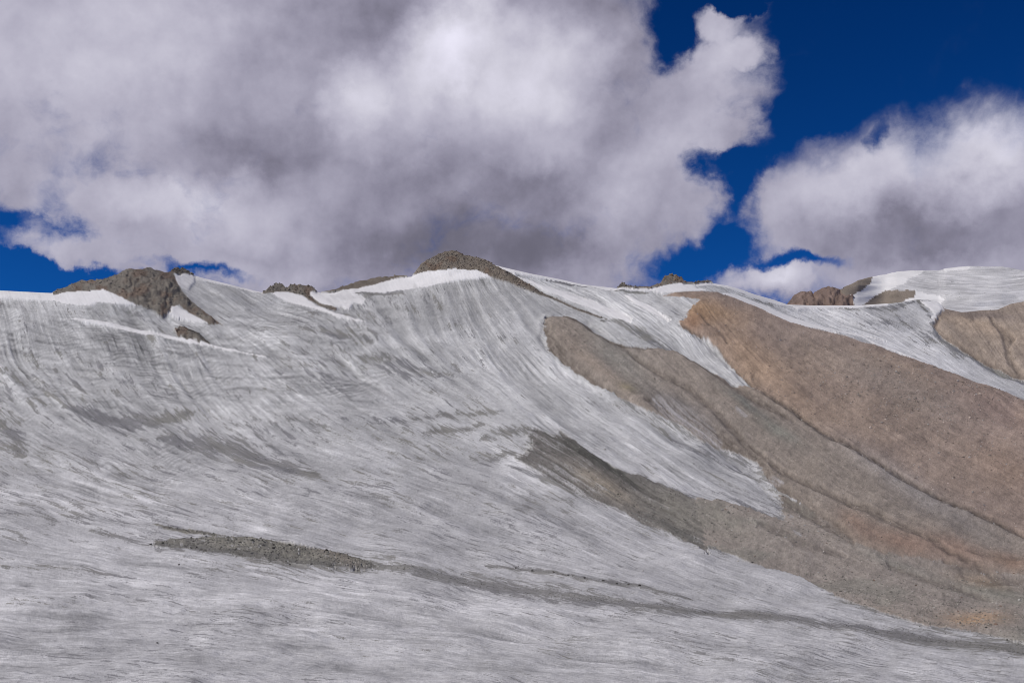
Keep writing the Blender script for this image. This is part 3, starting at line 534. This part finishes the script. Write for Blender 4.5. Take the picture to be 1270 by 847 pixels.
def mesh_from(name, verts, faces, cols=None, flow=None, smooth=True, mat=None, parent=None, **props):
    me = bpy.data.meshes.new(name)
    nv = len(verts); nf = len(faces); k = faces.shape[1]
    me.vertices.add(nv); me.vertices.foreach_set('co', np.ascontiguousarray(verts, np.float32).ravel())
    me.loops.add(nf * k); me.loops.foreach_set('vertex_index', np.ascontiguousarray(faces, np.int32).ravel())
    me.polygons.add(nf); me.polygons.foreach_set('loop_start', np.arange(0, nf * k, k, dtype=np.int32))
    me.polygons.foreach_set('use_smooth', np.full(nf, smooth))
    me.update(calc_edges=True)
    if cols is not None:
        at = me.attributes.new('albedo', 'FLOAT_COLOR', 'POINT')
        at.data.foreach_set('color', np.c_[cols, np.ones(nv)].astype(np.float32).ravel())
    if flow is not None:
        at = me.attributes.new('flow', 'FLOAT_COLOR', 'POINT')       # across flow, along flow, dirt cover
        at.data.foreach_set('color', np.c_[flow, np.ones(nv)].astype(np.float32).ravel())
    if mat: me.materials.append(mat)
    ob = bpy.data.objects.new(name, me); COL.objects.link(ob)
    if parent: ob.parent = parent
    for kk, vv in props.items(): ob[kk] = vv
    return ob

# ------------------------------------------------------------------ materials
def surf_mat(name, scale, amp, bump, rough, spec=.3, sub=0.0, coarse=1.0, color=None, stretch=None, flecks=False, streak=0.0, grain=0.0):
    m = bpy.data.materials.new(name); m.use_nodes = True; t = m.node_tree; t.nodes.clear(); N = NB(t)
    geo = N.n('ShaderNodeNewGeometry'); P = geo.outputs['Position']
    if stretch: P = N.vm('MULTIPLY', P, stretch)
    if color is None: base = N.n('ShaderNodeAttribute', None, attribute_name='albedo').outputs['Color']
    else:
        base = color(N, P)
    a = N.noise(P, scale, 6, .65); b = N.noise(P, scale * .13, 5, .6)
    f = N.m('ADD', N.m('MULTIPLY', N.m('SUBTRACT', a, .5), amp * 2), N.m('MULTIPLY', N.m('SUBTRACT', b, .5), amp * coarse * 2))
    f = N.m('ADD', f, 1.0)
    height = a
    if streak or grain:
        fl = N.n('ShaderNodeSeparateColor', {0: N.n('ShaderNodeAttribute', None, attribute_name='flow').outputs['Color']}).outputs
        def fn(kx, ky, det, r=.6, off=0.0):
            return N.noise(N.n('ShaderNodeCombineXYZ', {0: N.m('MULTIPLY', fl[0], kx), 1: N.m('MULTIPLY', fl[1], ky), 2: off}).outputs[0], 1.0, det, r)
        g = fn(.55, .55, 4, .8, 3.0)
        f = N.m('ADD', f, N.m('MULTIPLY', N.m('SUBTRACT', g, .5), grain))
    if streak:                                            # foliation lines drawn along the flow, crisp at any distance
        s1 = fn(.66, .024, 4, .72); s2 = fn(.20, .012, 4, .65, 9.0); s3 = fn(.030, .022, 3, .6, 17.0)
        am = N.mapr(s3, .35, .62, .35, 1.25)
        f = N.m('ADD', f, N.m('MULTIPLY', N.m('MULTIPLY', N.m('SUBTRACT', s1, .5), streak), am))
        f = N.m('ADD', f, N.m('MULTIPLY', N.m('SUBTRACT', s2, .5), streak * .35))
        height = N.m('ADD', height, s1)
        f = N.m('SUBTRACT', f, N.m('MULTIPLY', N.m('MULTIPLY', N.mapr(fn(.85, .022, 3, .7, 41.0), .61, .67), N.mapr(fn(.05, .03, 3, .6, 53.0), .46, .60)), streak * .30))     # cracks
        f = N.m('ADD', f, N.m('MULTIPLY', N.mapr(fn(.80, .026, 3, .7, 61.0), .62, .69), streak * .16))
    f = N.m('MAXIMUM', f, .3)
    colr = N.n('ShaderNodeVectorMath', {0: base, 'Scale': f}, operation='SCALE').outputs[0]
    if flecks:                                            # grit: streaked and clotted cover, denser where the survey says so
        k = N.m('ADD', N.m('MULTIPLY', N.m('SUBTRACT', s1, .5), 1.5), N.m('MULTIPLY', N.m('SUBTRACT', g, .5), 1.1))
        k = N.m('ADD', k, N.m('MULTIPLY', N.m('SUBTRACT', fn(.44, .030, 5, .74, 29.0), .5), 2.1))
        k = N.m('ADD', k, fl[2])
        cov = N.mapr(k, .50, .66)
        fk = N.m('MULTIPLY', N.mapr(N.noise(P, 2.6, 3, .6), .60, .70), N.mapr(N.noise(P, .16, 4, .6), .46, .62))
        dc = N.mix(N.mapr(N.noise(geo.outputs['Position'], .012, 3, .5), .42, .58), (.130, .127, .132), (.150, .143, .118))
        dc = N.n('ShaderNodeVectorMath', {0: dc, 'Scale': N.m('ADD', 1.0, N.m('ADD', N.m('MULTIPLY', N.m('SUBTRACT', s1, .5), 2.2), N.m('MULTIPLY', N.m('SUBTRACT', g, .5), 1.4)))}, operation='SCALE').outputs[0]
        colr = N.mix(N.m('MAXIMUM', N.m('MULTIPLY', cov, .78), N.m('MULTIPLY', fk, .6)), colr, dc)
    bs = N.n('ShaderNodeBsdfPrincipled', {'Base Color': colr, 'Roughness': rough, 'Specular IOR Level': spec})
    bp = N.n('ShaderNodeBump', {'Strength': bump, 'Distance': 0.5 / scale, 'Height': height})
    t.links.new(bp.outputs[0], bs.inputs['Normal'])
    o = N.n('ShaderNodeOutputMaterial'); t.links.new(bs.outputs[0], o.inputs[0])
    return m
M_ICE = surf_mat('glacier_ice', 1.6, .26, .8, .6, .3, coarse=.6, stretch=(.28, 1, 1), flecks=True, streak=1.5, grain=.6)
M_SNOW = surf_mat('old_snow', .5, .06, .4, .7, .2, streak=.22, grain=.15)
M_SCREE = surf_mat('scree_gravel', 1.3, .30, .7, .95, .1, coarse=.25, streak=.35, grain=1.1)
M_ROCK = surf_mat('bedrock', .35, .35, .9, .9, .15, grain=.45)

# ------------------------------------------------------------------ build the hillside as one sheet cut along its outlines
def geo_ext(a, n, r, d0):
    s = d0 * r ** np.arange(n); return a + np.cumsum(s)
uu = np.arange(-110, 1385, 0.93)
uu = np.concatenate([(-geo_ext(110, 46, 1.12, 2))[::-1], uu, geo_ext(1385, 48, 1.12, 2)])
NS = 605
ss = np.linspace(0, 1, NS)
Ug = np.repeat(uu[None], NS, 0); Rg = ridge_f(uu)[None]
jag = np.clip(samp(blur(ROCKM.astype(np.float32), 1), Ug[0], ridge_f(uu) + 2), 0, 1)          # rocks give a ragged crest
Rs = np.interp(uu, uu[::1], np.convolve(np.pad(ridge_f(uu), 60, mode='edge'), np.hanning(121) / np.hanning(121).sum(), 'valid'))[None]
jg = jag[None] * (fbm(uu / 5.0, uu * 0, 81, 2) * 3.5)[None]
Vg = Rs + ss[:, None] * (900 - Rs) + (Rg - Rs) * np.exp(-ss[:, None] * 12) + jg * np.exp(-ss[:, None] * 70)
Rg = Rg + jg
vx = 900 + np.cumsum(2.0 * 1.1 ** np.arange(46))
Ug = np.concatenate([Ug, np.repeat(uu[None], len(vx), 0)]); Vg = np.concatenate([Vg, np.repeat(vx[:, None], len(uu), 1)])
LY = logY(np.clip(Ug[:, ::6], -900, 2100), np.clip(Vg[:, ::6], 300, 1500))
ii = np.arange(len(uu)) / 6; i0 = np.minimum(ii.astype(int), LY.shape[1] - 2); fr = ii - i0
LY = LY[:, i0] * (1 - fr) + LY[:, i0 + 1] * fr
inside = (Ug > U0) & (Ug < U1) & (Vg < V1 - 2)
wi = np.clip(np.minimum.reduce([(Ug - U0) / 30, (U1 - Ug) / 30, (V1 - 2 - Vg) / 20]), 0, 1)
LY = LY * (1 - wi) + samp(logY_r, Ug, Vg) * wi
Y = np.exp(LY)
rel = samp(REL, Ug, Vg) * np.clip((1500 - Vg) / 500, 0, 1)
fade = sstep(ss, 0, .012)[:, None] * .9 + .1                    # keep the crest line
rel[:NS] *= np.where(samp(ROCKM.astype(np.float32), Ug[:NS], Vg[:NS]) > .5, 1, fade)
P3 = unproject(Ug, Vg, Y)
P3[..., 2] += rel
P3[..., 2] += np.where(Y < 400, 1.0, 0) * fbm(P3[..., 0] / 9, P3[..., 1] / 14, 83, 5, .55) * np.clip((400 - Y) / 200, 0, 1) * 1.1
C3 = samp(C, Ug, Vg)
# the far side of the ridge falls away out of sight
back = [P3[0]]
for k, (dy, dz) in enumerate([(6, -1.5), (22, -9), (60, -30), (160, -80), (400, -190), (900, -330)]):
    q = P3[0].copy(); d = q[:, :2] / np.linalg.norm(q[:, :2], axis=1)[:, None]; q[:, :2] += d * dy; q[:, 2] += dz; back.append(q)
backv = np.stack(back[1:][::-1]); nb = len(backv)
P3 = np.concatenate([backv, P3]); C3 = np.concatenate([np.repeat(C3[:1], nb, 0), C3])
R_, Q_ = P3.shape[:2]
idx = np.arange(R_ * Q_).reshape(R_, Q_)
faces = np.stack([idx[:-1, :-1], idx[1:, :-1], idx[1:, 1:], idx[:-1, 1:]], -1)
Uc = np.concatenate([np.repeat(Ug[:1], nb, 0), Ug]); Vc = np.concatenate([np.repeat(Vg[:1], nb, 0), Vg])
fu = (Uc[:-1, :-1] + Uc[1:, 1:]) / 2; fv = (Vc[:-1, :-1] + Vc[1:, 1:]) / 2; fv[:nb] = (Vg[0, :-1] + Vg[1, 1:])[None] / 2
fc = CLS[np.round(fold(fv - V0, H_ - 1)).astype(int), np.round(fold(fu - U0, W_ - 1)).astype(int)]
fc = np.where(fv > V1 + 20, 0, fc)
fc = np.where(((fu < U0 + 1) | (fu > U1 - 1)) & np.isin(fc, [IDS[k] for k in ROCKS]), 0, fc)
P3f = P3.reshape(-1, 3); C3f = C3.reshape(-1, 3)
FL = np.stack([PSI, ALONG, DRT], -1)
F3 = samp(FL, Ug, Vg)
F3f = np.concatenate([np.repeat(F3[:1], nb, 0), F3]).reshape(-1, 3)
def cut(name, cids, mat, **props):
    f = faces[np.isin(fc, cids)]
    if not len(f): print('EMPTY', name); return None
    used, inv = np.unique(f, return_inverse=True)
    return mesh_from(name, P3f[used], inv.reshape(-1, 4), C3f[used], F3f[used], True, mat, **props)
LABELS = {
 'far_scree': ('scree_hillside', 'distant light brown scree hillside at the right edge below the white dome', M_SCREE),
 'scree_a': ('scree_hillside', 'broad brown scree hillside on the right, orange at its top', M_SCREE),
 'spur': ('scree_spur', 'long grey brown scree spur with a rounded upper tip in the middle of the ice', M_SCREE),
 'apron': ('moraine_apron', 'grey green moraine gravel at the foot of the scree on the right', M_SCREE),
 'band': ('debris_band', 'dark greenish debris band running diagonally down the ice', M_SCREE),
 'strip': ('moraine_strip', 'narrow olive grey rubble strip lying on the near glacier', M_SCREE),
}
cut('glacier', [0], M_ICE, kind='structure', label='grey streaked glacier ice covering the whole slope')
for k, (nm, lb, mt) in LABELS.items(): cut(nm, [IDS[k]], mt, kind='structure', label=lb)
SL = {'a': 'white snow cap on the left rim of the glacier', 'b': 'small white snow spot on the left rock outcrop', 'c': 'white snow patch just right of the left rock outcrop', 'd': 'thin snow edge on the crest right of the left outcrop',
 'e': 'white snow tongue at the right foot of the left outcrop', 'f': 'white snow streak below the small middle outcrop', 'g': 'long white snow cap under the summit rocks', 'h': 'bright snow streaks right of the summit rocks', 'i': 'narrow bright snow streak left of the brown scree top',
 'j': 'white snow patch above the top of the brown scree', 'k': 'thin snow edge on the crest right of the orange rocks', 'l': 'bright snow margin along the upper edge of the brown scree', 'm': 'white snow rim below the distant brown peak', 'n': 'thin snow streak on the right ice tongue',
 'o': 'straight white snow line between ice tongue and brown scree', 'p': 'white snow edge beside the far light scree', 'q': 'thin white snow line slanting across the ice below the left outcrop'}
for k, lb in SL.items(): cut('snow_patch', [IDS['snow_' + k]], M_SNOW, kind='structure', label=lb)
RL = {'outcrop_l': 'big dark brown rock outcrop on the skyline at the left', 'outcrop_t': 'small dark rock knob right behind the big left outcrop', 'slab': 'small dark rock island in the ice below the left outcrop', 'outcrop_m': 'low brown rocks on the crest between left outcrop and summit',
 'summit': 'brown rocky summit at the centre of the ridge', 'tail': 'thin brown rubble rib descending right from the summit', 'rib': 'tiny dark rock teeth on the crest left of the orange rocks', 'outcrop_c': 'orange brown rock stack on the crest above the brown scree', 'outcrop_d': 'flat low rocks on the crest right of the orange stack'}
OUT = {}
for k, lb in RL.items():
    o = cut('rock_outcrop', [IDS[k]], M_ROCK, label=lb, category='rock outcrop')
    OUT[k] = o

# ------------------------------------------------------------------ distant dome and peak behind the ridge
ub = np.arange(905, 1692, 1.4); nbk = 62
Rb = ridge_b(ub)[None]; sbk = np.linspace(0, 1, nbk)
ROCKPK = [(960, 392), (960, 300), (1041, 300), (1041, 359), (1046, 366), (1058, 368), (1060, 392)]
BSLOPE = [(1040, 359), (1040, 300), (1093, 300), (1090, 345), (1078, 354), (1066, 362), (1052, 368), (1046, 366)]
BSNOW = [(1094, 300), (1148, 300), (1146, 337), (1121, 350.5), (1104, 359), (1084, 368), (1070, 378), (1070, 392), (1059, 392), (1059, 368), (1052, 368), (1064, 362), (1079, 353)]
BLENS = [(1070, 378), (1070, 392), (1110, 392), (1121, 371), (1135, 368), (1140, 364), (1134, 361), (1098, 360.5), (1084, 367)]
BSNOW2 = [(1136, 362), (1166, 367), (1172, 369.5), (1160, 392), (1122, 392), (1121, 371), (1135, 368)]
BCREST = [(1163, 300), (1202, 300), (1202, 334), (1170, 337)]
UB = np.repeat(ub[None], nbk, 0)
jb = sstep(1046 - ub, 0, 8) * fbm(ub / 4, ub * 0, 91, 3) * 6
VB = (Rb + jb) + sbk[:, None] * (425 - Rb)
rk_b = inpoly(UB, VB, ROCKPK)
tb = (VB - Rb) / (425 - Rb)
Yb = 3250 - 950 * tb ** .8 + 40 * fbm(UB / 90, VB / 20, 92, 3) * 4
Yb = np.where(UB < 1100, Yb - 500 * sstep(1100 - UB, 0, 60), Yb)
Pb = unproject(UB, VB, Yb)
Pb[..., 2] += 10 * fbm(UB / 40, VB / 5, 93, 4)
Pb[..., 2] += rk_b * (45 * fbm(UB / 9, VB / 8, 94, 4, .6)) * sstep(tb, 0, .05)
q1 = fbm(UB / 9, VB / 9, 95, 3) * 6; q2 = fbm(UB / 8, VB / 7, 96, 3) * 3
lay = fbm(UB / 60 + 3, (VB + .0022 * (UB - 1220) ** 2 * .5 + 3 * fbm(UB / 40, VB / 9, 99, 3)) / 1.7, 97, 2)
Cb = (.60 + .30 * lay + .25 * fbm(UB / 30, VB / 10, 98, 4) + .05 * sstep(UB, 1180, 1240))[..., None] * np.array([1, .99, .985])
Kb = np.zeros(UB.shape, int)
for i, P in enumerate([ROCKPK, BSLOPE, BSNOW, BLENS, BSNOW2, BCREST]):
    Kb[inpoly(UB + q1, VB + q2, P)] = i + 1
Cb = np.where((Kb == 1)[..., None], np.array([.205, .150, .125]) * (1 + 1.0 * fbm(UB / 7, VB / 5, 101, 4))[..., None], Cb)
Cb = np.where(((Kb == 2) | (Kb == 4))[..., None], np.array([.235, .20, .165]) * (1 + .5 * fbm(UB / 12, VB / 5, 102, 3))[..., None], Cb)
Cb = np.where(((Kb == 3) | (Kb >= 5))[..., None], np.array([.80, .79, .78]) * (1 + .15 * fbm(UB / 10, VB / 4, 103, 3))[..., None], Cb)
Fb = np.stack([VB + .0011 * (UB - 1220) ** 2, UB, np.full(UB.shape, .2)], -1)
bk = []
for dy, dz in [(15, -4), (60, -30), (300, -160), (900, -420)]:
    q = Pb[0].copy(); q[:, 1] += dy; q[:, 2] += dz; bk.append(q)
Pb = np.concatenate([np.stack(bk[::-1]), Pb]); Cb = np.concatenate([np.repeat(Cb[:1], 4, 0), Cb]); Kb = np.concatenate([np.repeat(Kb[:1], 4, 0), Kb]); Fb = np.concatenate([np.repeat(Fb[:1], 4, 0), Fb])
ib = np.arange(Pb.shape[0] * Pb.shape[1]).reshape(Pb.shape[:2])
fb_ = np.stack([ib[:-1, :-1], ib[1:, :-1], ib[1:, 1:], ib[:-1, 1:]], -1); kb = Kb[1:, 1:].copy(); kb[:4] = Kb[4, 1:]
def cutb(name, ks, mat, **props):
    f = fb_[np.isin(kb, ks)]; used, inv = np.unique(f, return_inverse=True)
    return mesh_from(name, Pb.reshape(-1, 3)[used], inv.reshape(-1, 4), Cb.reshape(-1, 3)[used], Fb.reshape(-1, 3)[used], True, mat, **props)
cutb('glacier_dome', [0], M_ICE, kind='structure', label='distant rounded ice dome at the upper right')
cutb('snow_patch', [3], M_SNOW, kind='structure', label='bright snow band on the left shoulder of the distant dome')
cutb('snow_patch', [5], M_SNOW, kind='structure', label='small snow strip under the distant dome')
cutb('snow_patch', [6], M_SNOW, kind='structure', label='thin snow cap on the top of the distant dome')
cutb('scree_hillside', [2], M_SCREE, kind='structure', label='smooth brown slope between distant peak and dome')
cutb('scree_hillside', [4], M_SCREE, kind='structure', label='lens of brown scree on the distant dome')
cutb('rocky_peak', [1], M_ROCK, label='distant jagged reddish brown rock peak behind the crest', category='rock peak')

# ------------------------------------------------------------------ stones
def ico():
    t = (1 + 5 ** .5) / 2
    v = np.array([(-1, t, 0), (1, t, 0), (-1, -t, 0), (1, -t, 0), (0, -1, t), (0, 1, t), (0, -1, -t), (0, 1, -t), (t, 0, -1), (t, 0, 1), (-t, 0, -1), (-t, 0, 1)], float)
    f = np.array([(0, 11, 5), (0, 5, 1), (0, 1, 7), (0, 7, 10), (0, 10, 11), (1, 5, 9), (5, 11, 4), (11, 10, 2), (10, 7, 6), (7, 1, 8), (3, 9, 4), (3, 4, 2), (3, 2, 6), (3, 6, 8), (3, 8, 9), (4, 9, 5), (2, 4, 11), (6, 2, 10), (8, 6, 7), (9, 8, 1)])
    return v / np.linalg.norm(v[0]), f
IV, IF = ico()
def sub(v, f):
    vs = [tuple(x) for x in v]; c = {}; nf = []
    def md(a, b):
        k = (min(a, b), max(a, b))
        if k not in c:
            m = (np.array(vs[a]) + np.array(vs[b])) / 2; vs.append(tuple(m / np.linalg.norm(m))); c[k] = len(vs) - 1
        return c[k]
    for a, b, d in f:
        x, y, z = md(a, b), md(b, d), md(d, a); nf += [(a, x, z), (b, y, x), (d, z, y), (x, y, z)]
    return np.array(vs), np.array(nf)
IV2, IF2 = sub(IV, IF)
def stone_shapes(n, V, cuts=5):
    out = []
    for _ in range(n):
        v = V.copy()
        for _ in range(cuts):                       # chop flat faces off, as broken rock
            d = rng.normal(size=3); d /= np.linalg.norm(d); h = rng.uniform(.45, .8); s = v @ d
            v = v - np.outer(np.maximum(s - h, 0), d)
        v = v * rng.uniform(.75, 1.25, 3) * np.array([1, 1, .8]) * (1 + .06 * rng.normal(size=(len(v), 1)))
        out.append(v)
    return out
SH = stone_shapes(14, IV)
def rot_all(n):
    a = rng.uniform(0, 6.283, n); b = rng.normal(0, .5, n); ca, sa, cb, sb = np.cos(a), np.sin(a), np.cos(b), np.sin(b); z = np.zeros(n)
    return np.stack([np.stack([ca, -sa * cb, sa * sb], -1), np.stack([sa, ca * cb, -ca * sb], -1), np.stack([z, sb, cb], -1)], 1)
Vg_f = Vc.ravel(); Ug_f = Uc.ravel()
vcls = CLS[np.clip(np.round(Vg_f - V0), 0, H_ - 1).astype(int), np.clip(np.round(Ug_f - U0), 0, W_ - 1).astype(int)]
vcls[:nb * Q_] = -1
visible = (Ug_f > -140) & (Ug_f < 1410) & (Vg_f < 895)
def pick(cids, n, wfun=None):
    """ground points of the chosen outlines"""
    c = np.nonzero(np.isin(vcls, cids) & visible)[0]
    if wfun is not None:
        w = wfun(Ug_f[c], Vg_f[c]); w = w / w.sum(); return rng.choice(c, n, p=w)
    return rng.choice(c, n)
def stones(name, at, size, col, mat, parent=None, sink=.25, jit=1.0, **props):
    """many stones as one mesh"""
    n = len(at); pts = P3f[at] + rng.normal(0, 1, (n, 3)) * np.array([jit, jit, 0])[None]
    if jit: pts[:, 2] = P3f[at][:, 2]
    R = rot_all(n); pick_ = rng.integers(0, len(SH), n); S = np.stack(SH)[pick_]
    V = np.einsum('nij,nkj->nki', R, S) * size[:, None, None] + (pts + np.c_[np.zeros(n), np.zeros(n), size * (1 - 2 * sink) * .5])[:, None]
    Fc = (IF[None] + (np.arange(n) * len(IV))[:, None, None]).reshape(-1, 3)
    Cc = np.repeat(col[:, None], len(IV), 1).reshape(-1, 3)
    return mesh_from(name, V.reshape(-1, 3), Fc, Cc, None, False, mat, parent, **props)
def px(at): return P3f[at][:, 1] / F                        # metres per photo pixel there
def tones(n, base, sp, bright=.0):
    b = np.array(base)[None] * np.exp(rng.normal(0, sp, n))[:, None]
    k = rng.random(n) < bright; b[k] = np.array([.42, .39, .36]) * rng.uniform(.7, 1.2, (k.sum(), 1)); return np.clip(b, .02, .75)
M_STONE = surf_mat('broken_stone', .8, .25, .5, .9, .2)
def dens(cells, floor=.25):
    def f(u, v):
        w = np.full(u.shape, floor)
        for (a, b, ra, rb, k) in cells: w += k * np.exp(-((u - a) / ra) ** 2 - ((v - b) / rb) ** 2)
        return w * (.25 + 2.2 * np.clip(fbm(u / 20, v / 14, 111, 3) + .25, 0, 1))
    return f
def field(names, n, szpx, base, sp, bright, label, wf=None, name='scattered_stones'):
    at = pick([IDS[k] for k in names], n, wf); s = px(at) * szpx[0] * np.exp(rng.normal(0, szpx[1], n)) * .5
    stones(name, at, s, tones(n, base, sp, bright), M_STONE, kind='stuff', label=label, jit=0.3)
field(['scree_a'], 6000, (1.0, .45), (.30, .25, .21), .35, .22, 'loose brown stones scattered over the broad scree hillside', dens([(1080, 480, 90, 40, 1.5), (1150, 500, 90, 30, 2), (1200, 560, 80, 50, .8)], .3))
field(['spur'], 3600, (.9, .35), (.26, .225, .19), .3, .08, 'loose grey stones scattered over the scree spur', dens([(710, 430, 30, 20, 2), (930, 610, 60, 30, 1), (1050, 640, 60, 30, .7)], .3))
field(['apron'], 5200, (1.15, .4), (.25, .235, .205), .35, .14, 'loose grey rubble covering the moraine apron', dens([(1150, 770, 120, 30, 2), (1050, 740, 80, 25, 1.5), (880, 650, 40, 25, .8)], .5))
field(['band'], 2200, (.9, .35), (.10, .10, .085), .3, .03, 'loose dark stones on the diagonal debris band')
field(['strip'], 3000, (1.05, .4), (.20, .195, .17), .35, .09, 'loose small rubble covering the moraine strip')
field(['far_scree'], 700, (.8, .3), (.22, .18, .15), .3, .1, 'loose stones on the far light scree hillside')
# grit along the dirty lines of the near ice
gl = np.nonzero((vcls == 0) & visible)[0]
dd = samp(DRT, Ug_f[gl], Vg_f[gl]); wv_ = np.where(Vg_f[gl] > 470, np.clip(dd - .45, 0, 1) ** 1.5, 0) * (1 + sstep(Vg_f[gl], 640, 700) * 2); wv_ += .12 * samp(blur(DEB.astype(np.float32), 2), Ug_f[gl], Vg_f[gl]) ** 1.5; wv_ /= wv_.sum()
at = rng.choice(gl, 5500, p=wv_); stones('scattered_stones', at, px(at) * .75 * np.exp(rng.normal(0, .35, len(at))) * .5, tones(len(at), (.12, .115, .10), .35, .06), M_STONE, kind='stuff', jit=.2, label='dark grit and small stones strewn along dirt lines on the ice')

# rock outcrops: blocks sitting in the bedrock
for k, n, sz, base in [('outcrop_l', 2600, .8, (.27, .24, .20)), ('outcrop_t', 110, 1.2, (.17, .15, .125)), ('slab', 300, 1.1, (.15, .14, .12)), ('outcrop_m', 500, 1.0, (.21, .185, .15)), ('summit', 2600, .8, (.27, .225, .18)), ('tail', 350, 1.0, (.19, .165, .14)),
                       ('rib', 50, 1.2, (.15, .13, .11)), ('outcrop_c', 260, 1.1, (.28, .20, .135)), ('outcrop_d', 80, 1.1, (.19, .16, .13))]:
    at = pick([IDS[k]], n, (lambda u, v: .15 + sstep(u, 515, 530)) if k == 'summit' else None); s = px(at) * sz * np.exp(rng.normal(0, .45, n)) * .5
    s = np.where(rng.random(n) < .05, s * 2.0, s)
    col = tones(n, base, .2); rr = samp(sstep(fbm(GU / 16, GV / 9, 63, 4), .02, .2), Ug_f[at], Vg_f[at])[:, None]
    col = col * (1 - .6 * rr) + np.array([.20, .13, .09]) * .6 * rr * rng.uniform(.7, 1.3, (n, 1))
    if k in ('rib', 'outcrop_t'): s *= 1.0 + .5 * (Vg_f[at] < ridge_f(Ug_f[at]) + 3)
    stones('block', at, s, col, M_STONE, OUT[k], .3, 0.2, kind='stuff')

# single boulders that can be picked out
BM = []
for i, v in enumerate(stone_shapes(10, IV2, 8)):
    for nm, c in (('grey', (.17, .165, .145)), ('pale', (.42, .40, .37)), ('dark', (.07, .066, .06)), ('brown', (.22, .155, .12))):
        me = bpy.data.meshes.new('boulder'); me.from_pydata(v.tolist(), [], IF2.tolist()); BM.append((nm, me)); me.update()
        at_ = me.attributes.new('albedo', 'FLOAT_COLOR', 'POINT'); at_.data.foreach_set('color', np.tile(np.array(c + (1,), np.float32), len(v))); me.materials.append(M_STONE)
def boulder(pt, size, tone, label, group=None, cat='boulder', name='boulder', mat=None, flat=1.0):
    cand = [m for t, m in BM if t == tone]; o = bpy.data.objects.new(name, cand[int(rng.integers(len(cand)))]); COL.objects.link(o)
    o.location = (pt[0], pt[1], pt[2] + size * .22); o.scale = (size, size, size * flat); o.rotation_euler = (rng.normal(0, .3), rng.normal(0, .3), rng.uniform(0, 6.28))
    o['label'] = label; o['category'] = cat
    if group: o['group'] = group
    return o
def near(u, v): return int(np.argmin((Ug_f - u) ** 2 + (Vg_f - v) ** 2 + (np.arange(len(Ug_f)) < nb * Q_) * 1e6))
def scatter(names, n, szpx, mix, place, zones, wf=None):
    at = pick([IDS[k] for k in names], n, wf)
    for a in at:
        t = rng.choice([m for m, _ in mix], p=[p for _, p in mix]); e = rng.normal(0, .3); u, v = Ug_f[a], Vg_f[a]
        z = [w for (u0, w) in zones if u >= u0][-1]
        col = vcls[(np.abs(Ug_f - u) < 1) & np.isin(vcls, [IDS[k] for k in names])]; vv = Vg_f[(np.abs(Ug_f - u) < 1) & np.isin(vcls, [IDS[k] for k in names])]
        f = (v - vv.min()) / (np.ptp(vv) + 1e-6); row = 'upper edge' if f < .33 else 'middle' if f < .67 else 'lower edge'
        big = 'larger' if e > .15 else 'tiny' if e < -.25 else 'small'
        boulder(P3f[a], P3f[a][1] / F * szpx * math.exp(e) * .5, t, '%s %s boulder at %s of %s %s' % (big, t, row, place, z), 'boulders on the ' + place)
scatter(['strip'], 110, 2.5, [('grey', .5), ('pale', .2), ('dark', .3)], 'narrow moraine strip', [(0, 'near its left tip'), (235, 'left of its centre'), (300, 'around its centre'), (350, 'right of its centre'), (395, 'near its right end')])
scatter(['apron'], 80, 2.5, [('grey', .4), ('pale', .4), ('brown', .2)], 'grey moraine apron', [(0, 'by the dark band'), (925, 'below the ice wedge'), (1010, 'left of the reddish scree'), (1080, 'below the reddish scree'), (1170, 'toward the right edge'), (1240, 'by the right edge')])
scatter(['scree_a'], 50, 2.0, [('pale', .6), ('grey', .4)], 'broad brown scree hillside', [(0, 'near the orange top'), (960, 'before its pale stones'), (1040, 'among its pale stones'), (1120, 'beyond its pale stones'), (1200, 'toward right edge')], dens([(1080, 480, 70, 30, 2), (1150, 500, 70, 30, 2)], .1))
for k, (u, v) in enumerate([(640, 704), (660, 707), (687, 711), (705, 714.5), (725, 717.5), (748, 721), (765, 724), (780, 726), (793, 727.5)]):
    boulder(P3f[near(u, v)], .45, 'dark', '%s dark boulder from the left in the thin stone line on the ice' % ['first', 'second', 'third', 'fourth', 'fifth', 'sixth', 'seventh', 'eighth', 'last'][k], 'boulders in the thin stone line')
SP = [(737, 558.5, 2.6, 'pale', 'left of the two pale blocks on the ice above the dark debris band'), (750.5, 559, 3.4, 'pale', 'right and larger of the two pale blocks on the ice above the dark debris band'), (797.5, 707, 3.0, 'pale', 'lone pale boulder on the ice above the thin stone line'),
      (195, 794, 4.5, 'dark', 'flat dark stone alone on the near ice at lower left'), (222, 701, 3.5, 'dark', 'dark stone on the ice just below the moraine strip'), (235, 722.5, 2.2, 'grey', 'small stone on the ice well below the moraine strip'), (312, 674, 5.0, 'grey', 'large pale topped boulder at the middle of the moraine strip'), (339, 682, 5.5, 'dark', 'large dark boulder in the middle of the moraine strip'), (360, 676, 4, 'dark', 'dark boulder on the upper edge of the moraine strip'),
      (405, 685, 4, 'dark', 'dark boulder on the upper right edge of the moraine strip'), (360, 701, 3.4, 'dark', 'dark boulder just off the lower edge of the moraine strip'), (933, 699, 4, 'dark', 'dark boulder at the left lower edge of the moraine apron'), (916, 696, 3, 'pale', 'pale boulder at the left lower edge of the moraine apron'), (1235, 778, 5, 'brown', 'large brown boulder low on the moraine at the right edge'), (1224, 783, 4, 'dark', 'dark boulder beside the large brown one at the right edge')]
for u, v, s, t, lb in SP:
    a = near(u, v); boulder(P3f[a], P3f[a][1] / F * s * .5, t, lb, flat=.5 if 'flat' in lb else 1)
print('verts', len(P3f), 'tris', sum(len(o.data.loops) - 2 * len(o.data.polygons) for o in bpy.data.objects if o.type == 'MESH'))
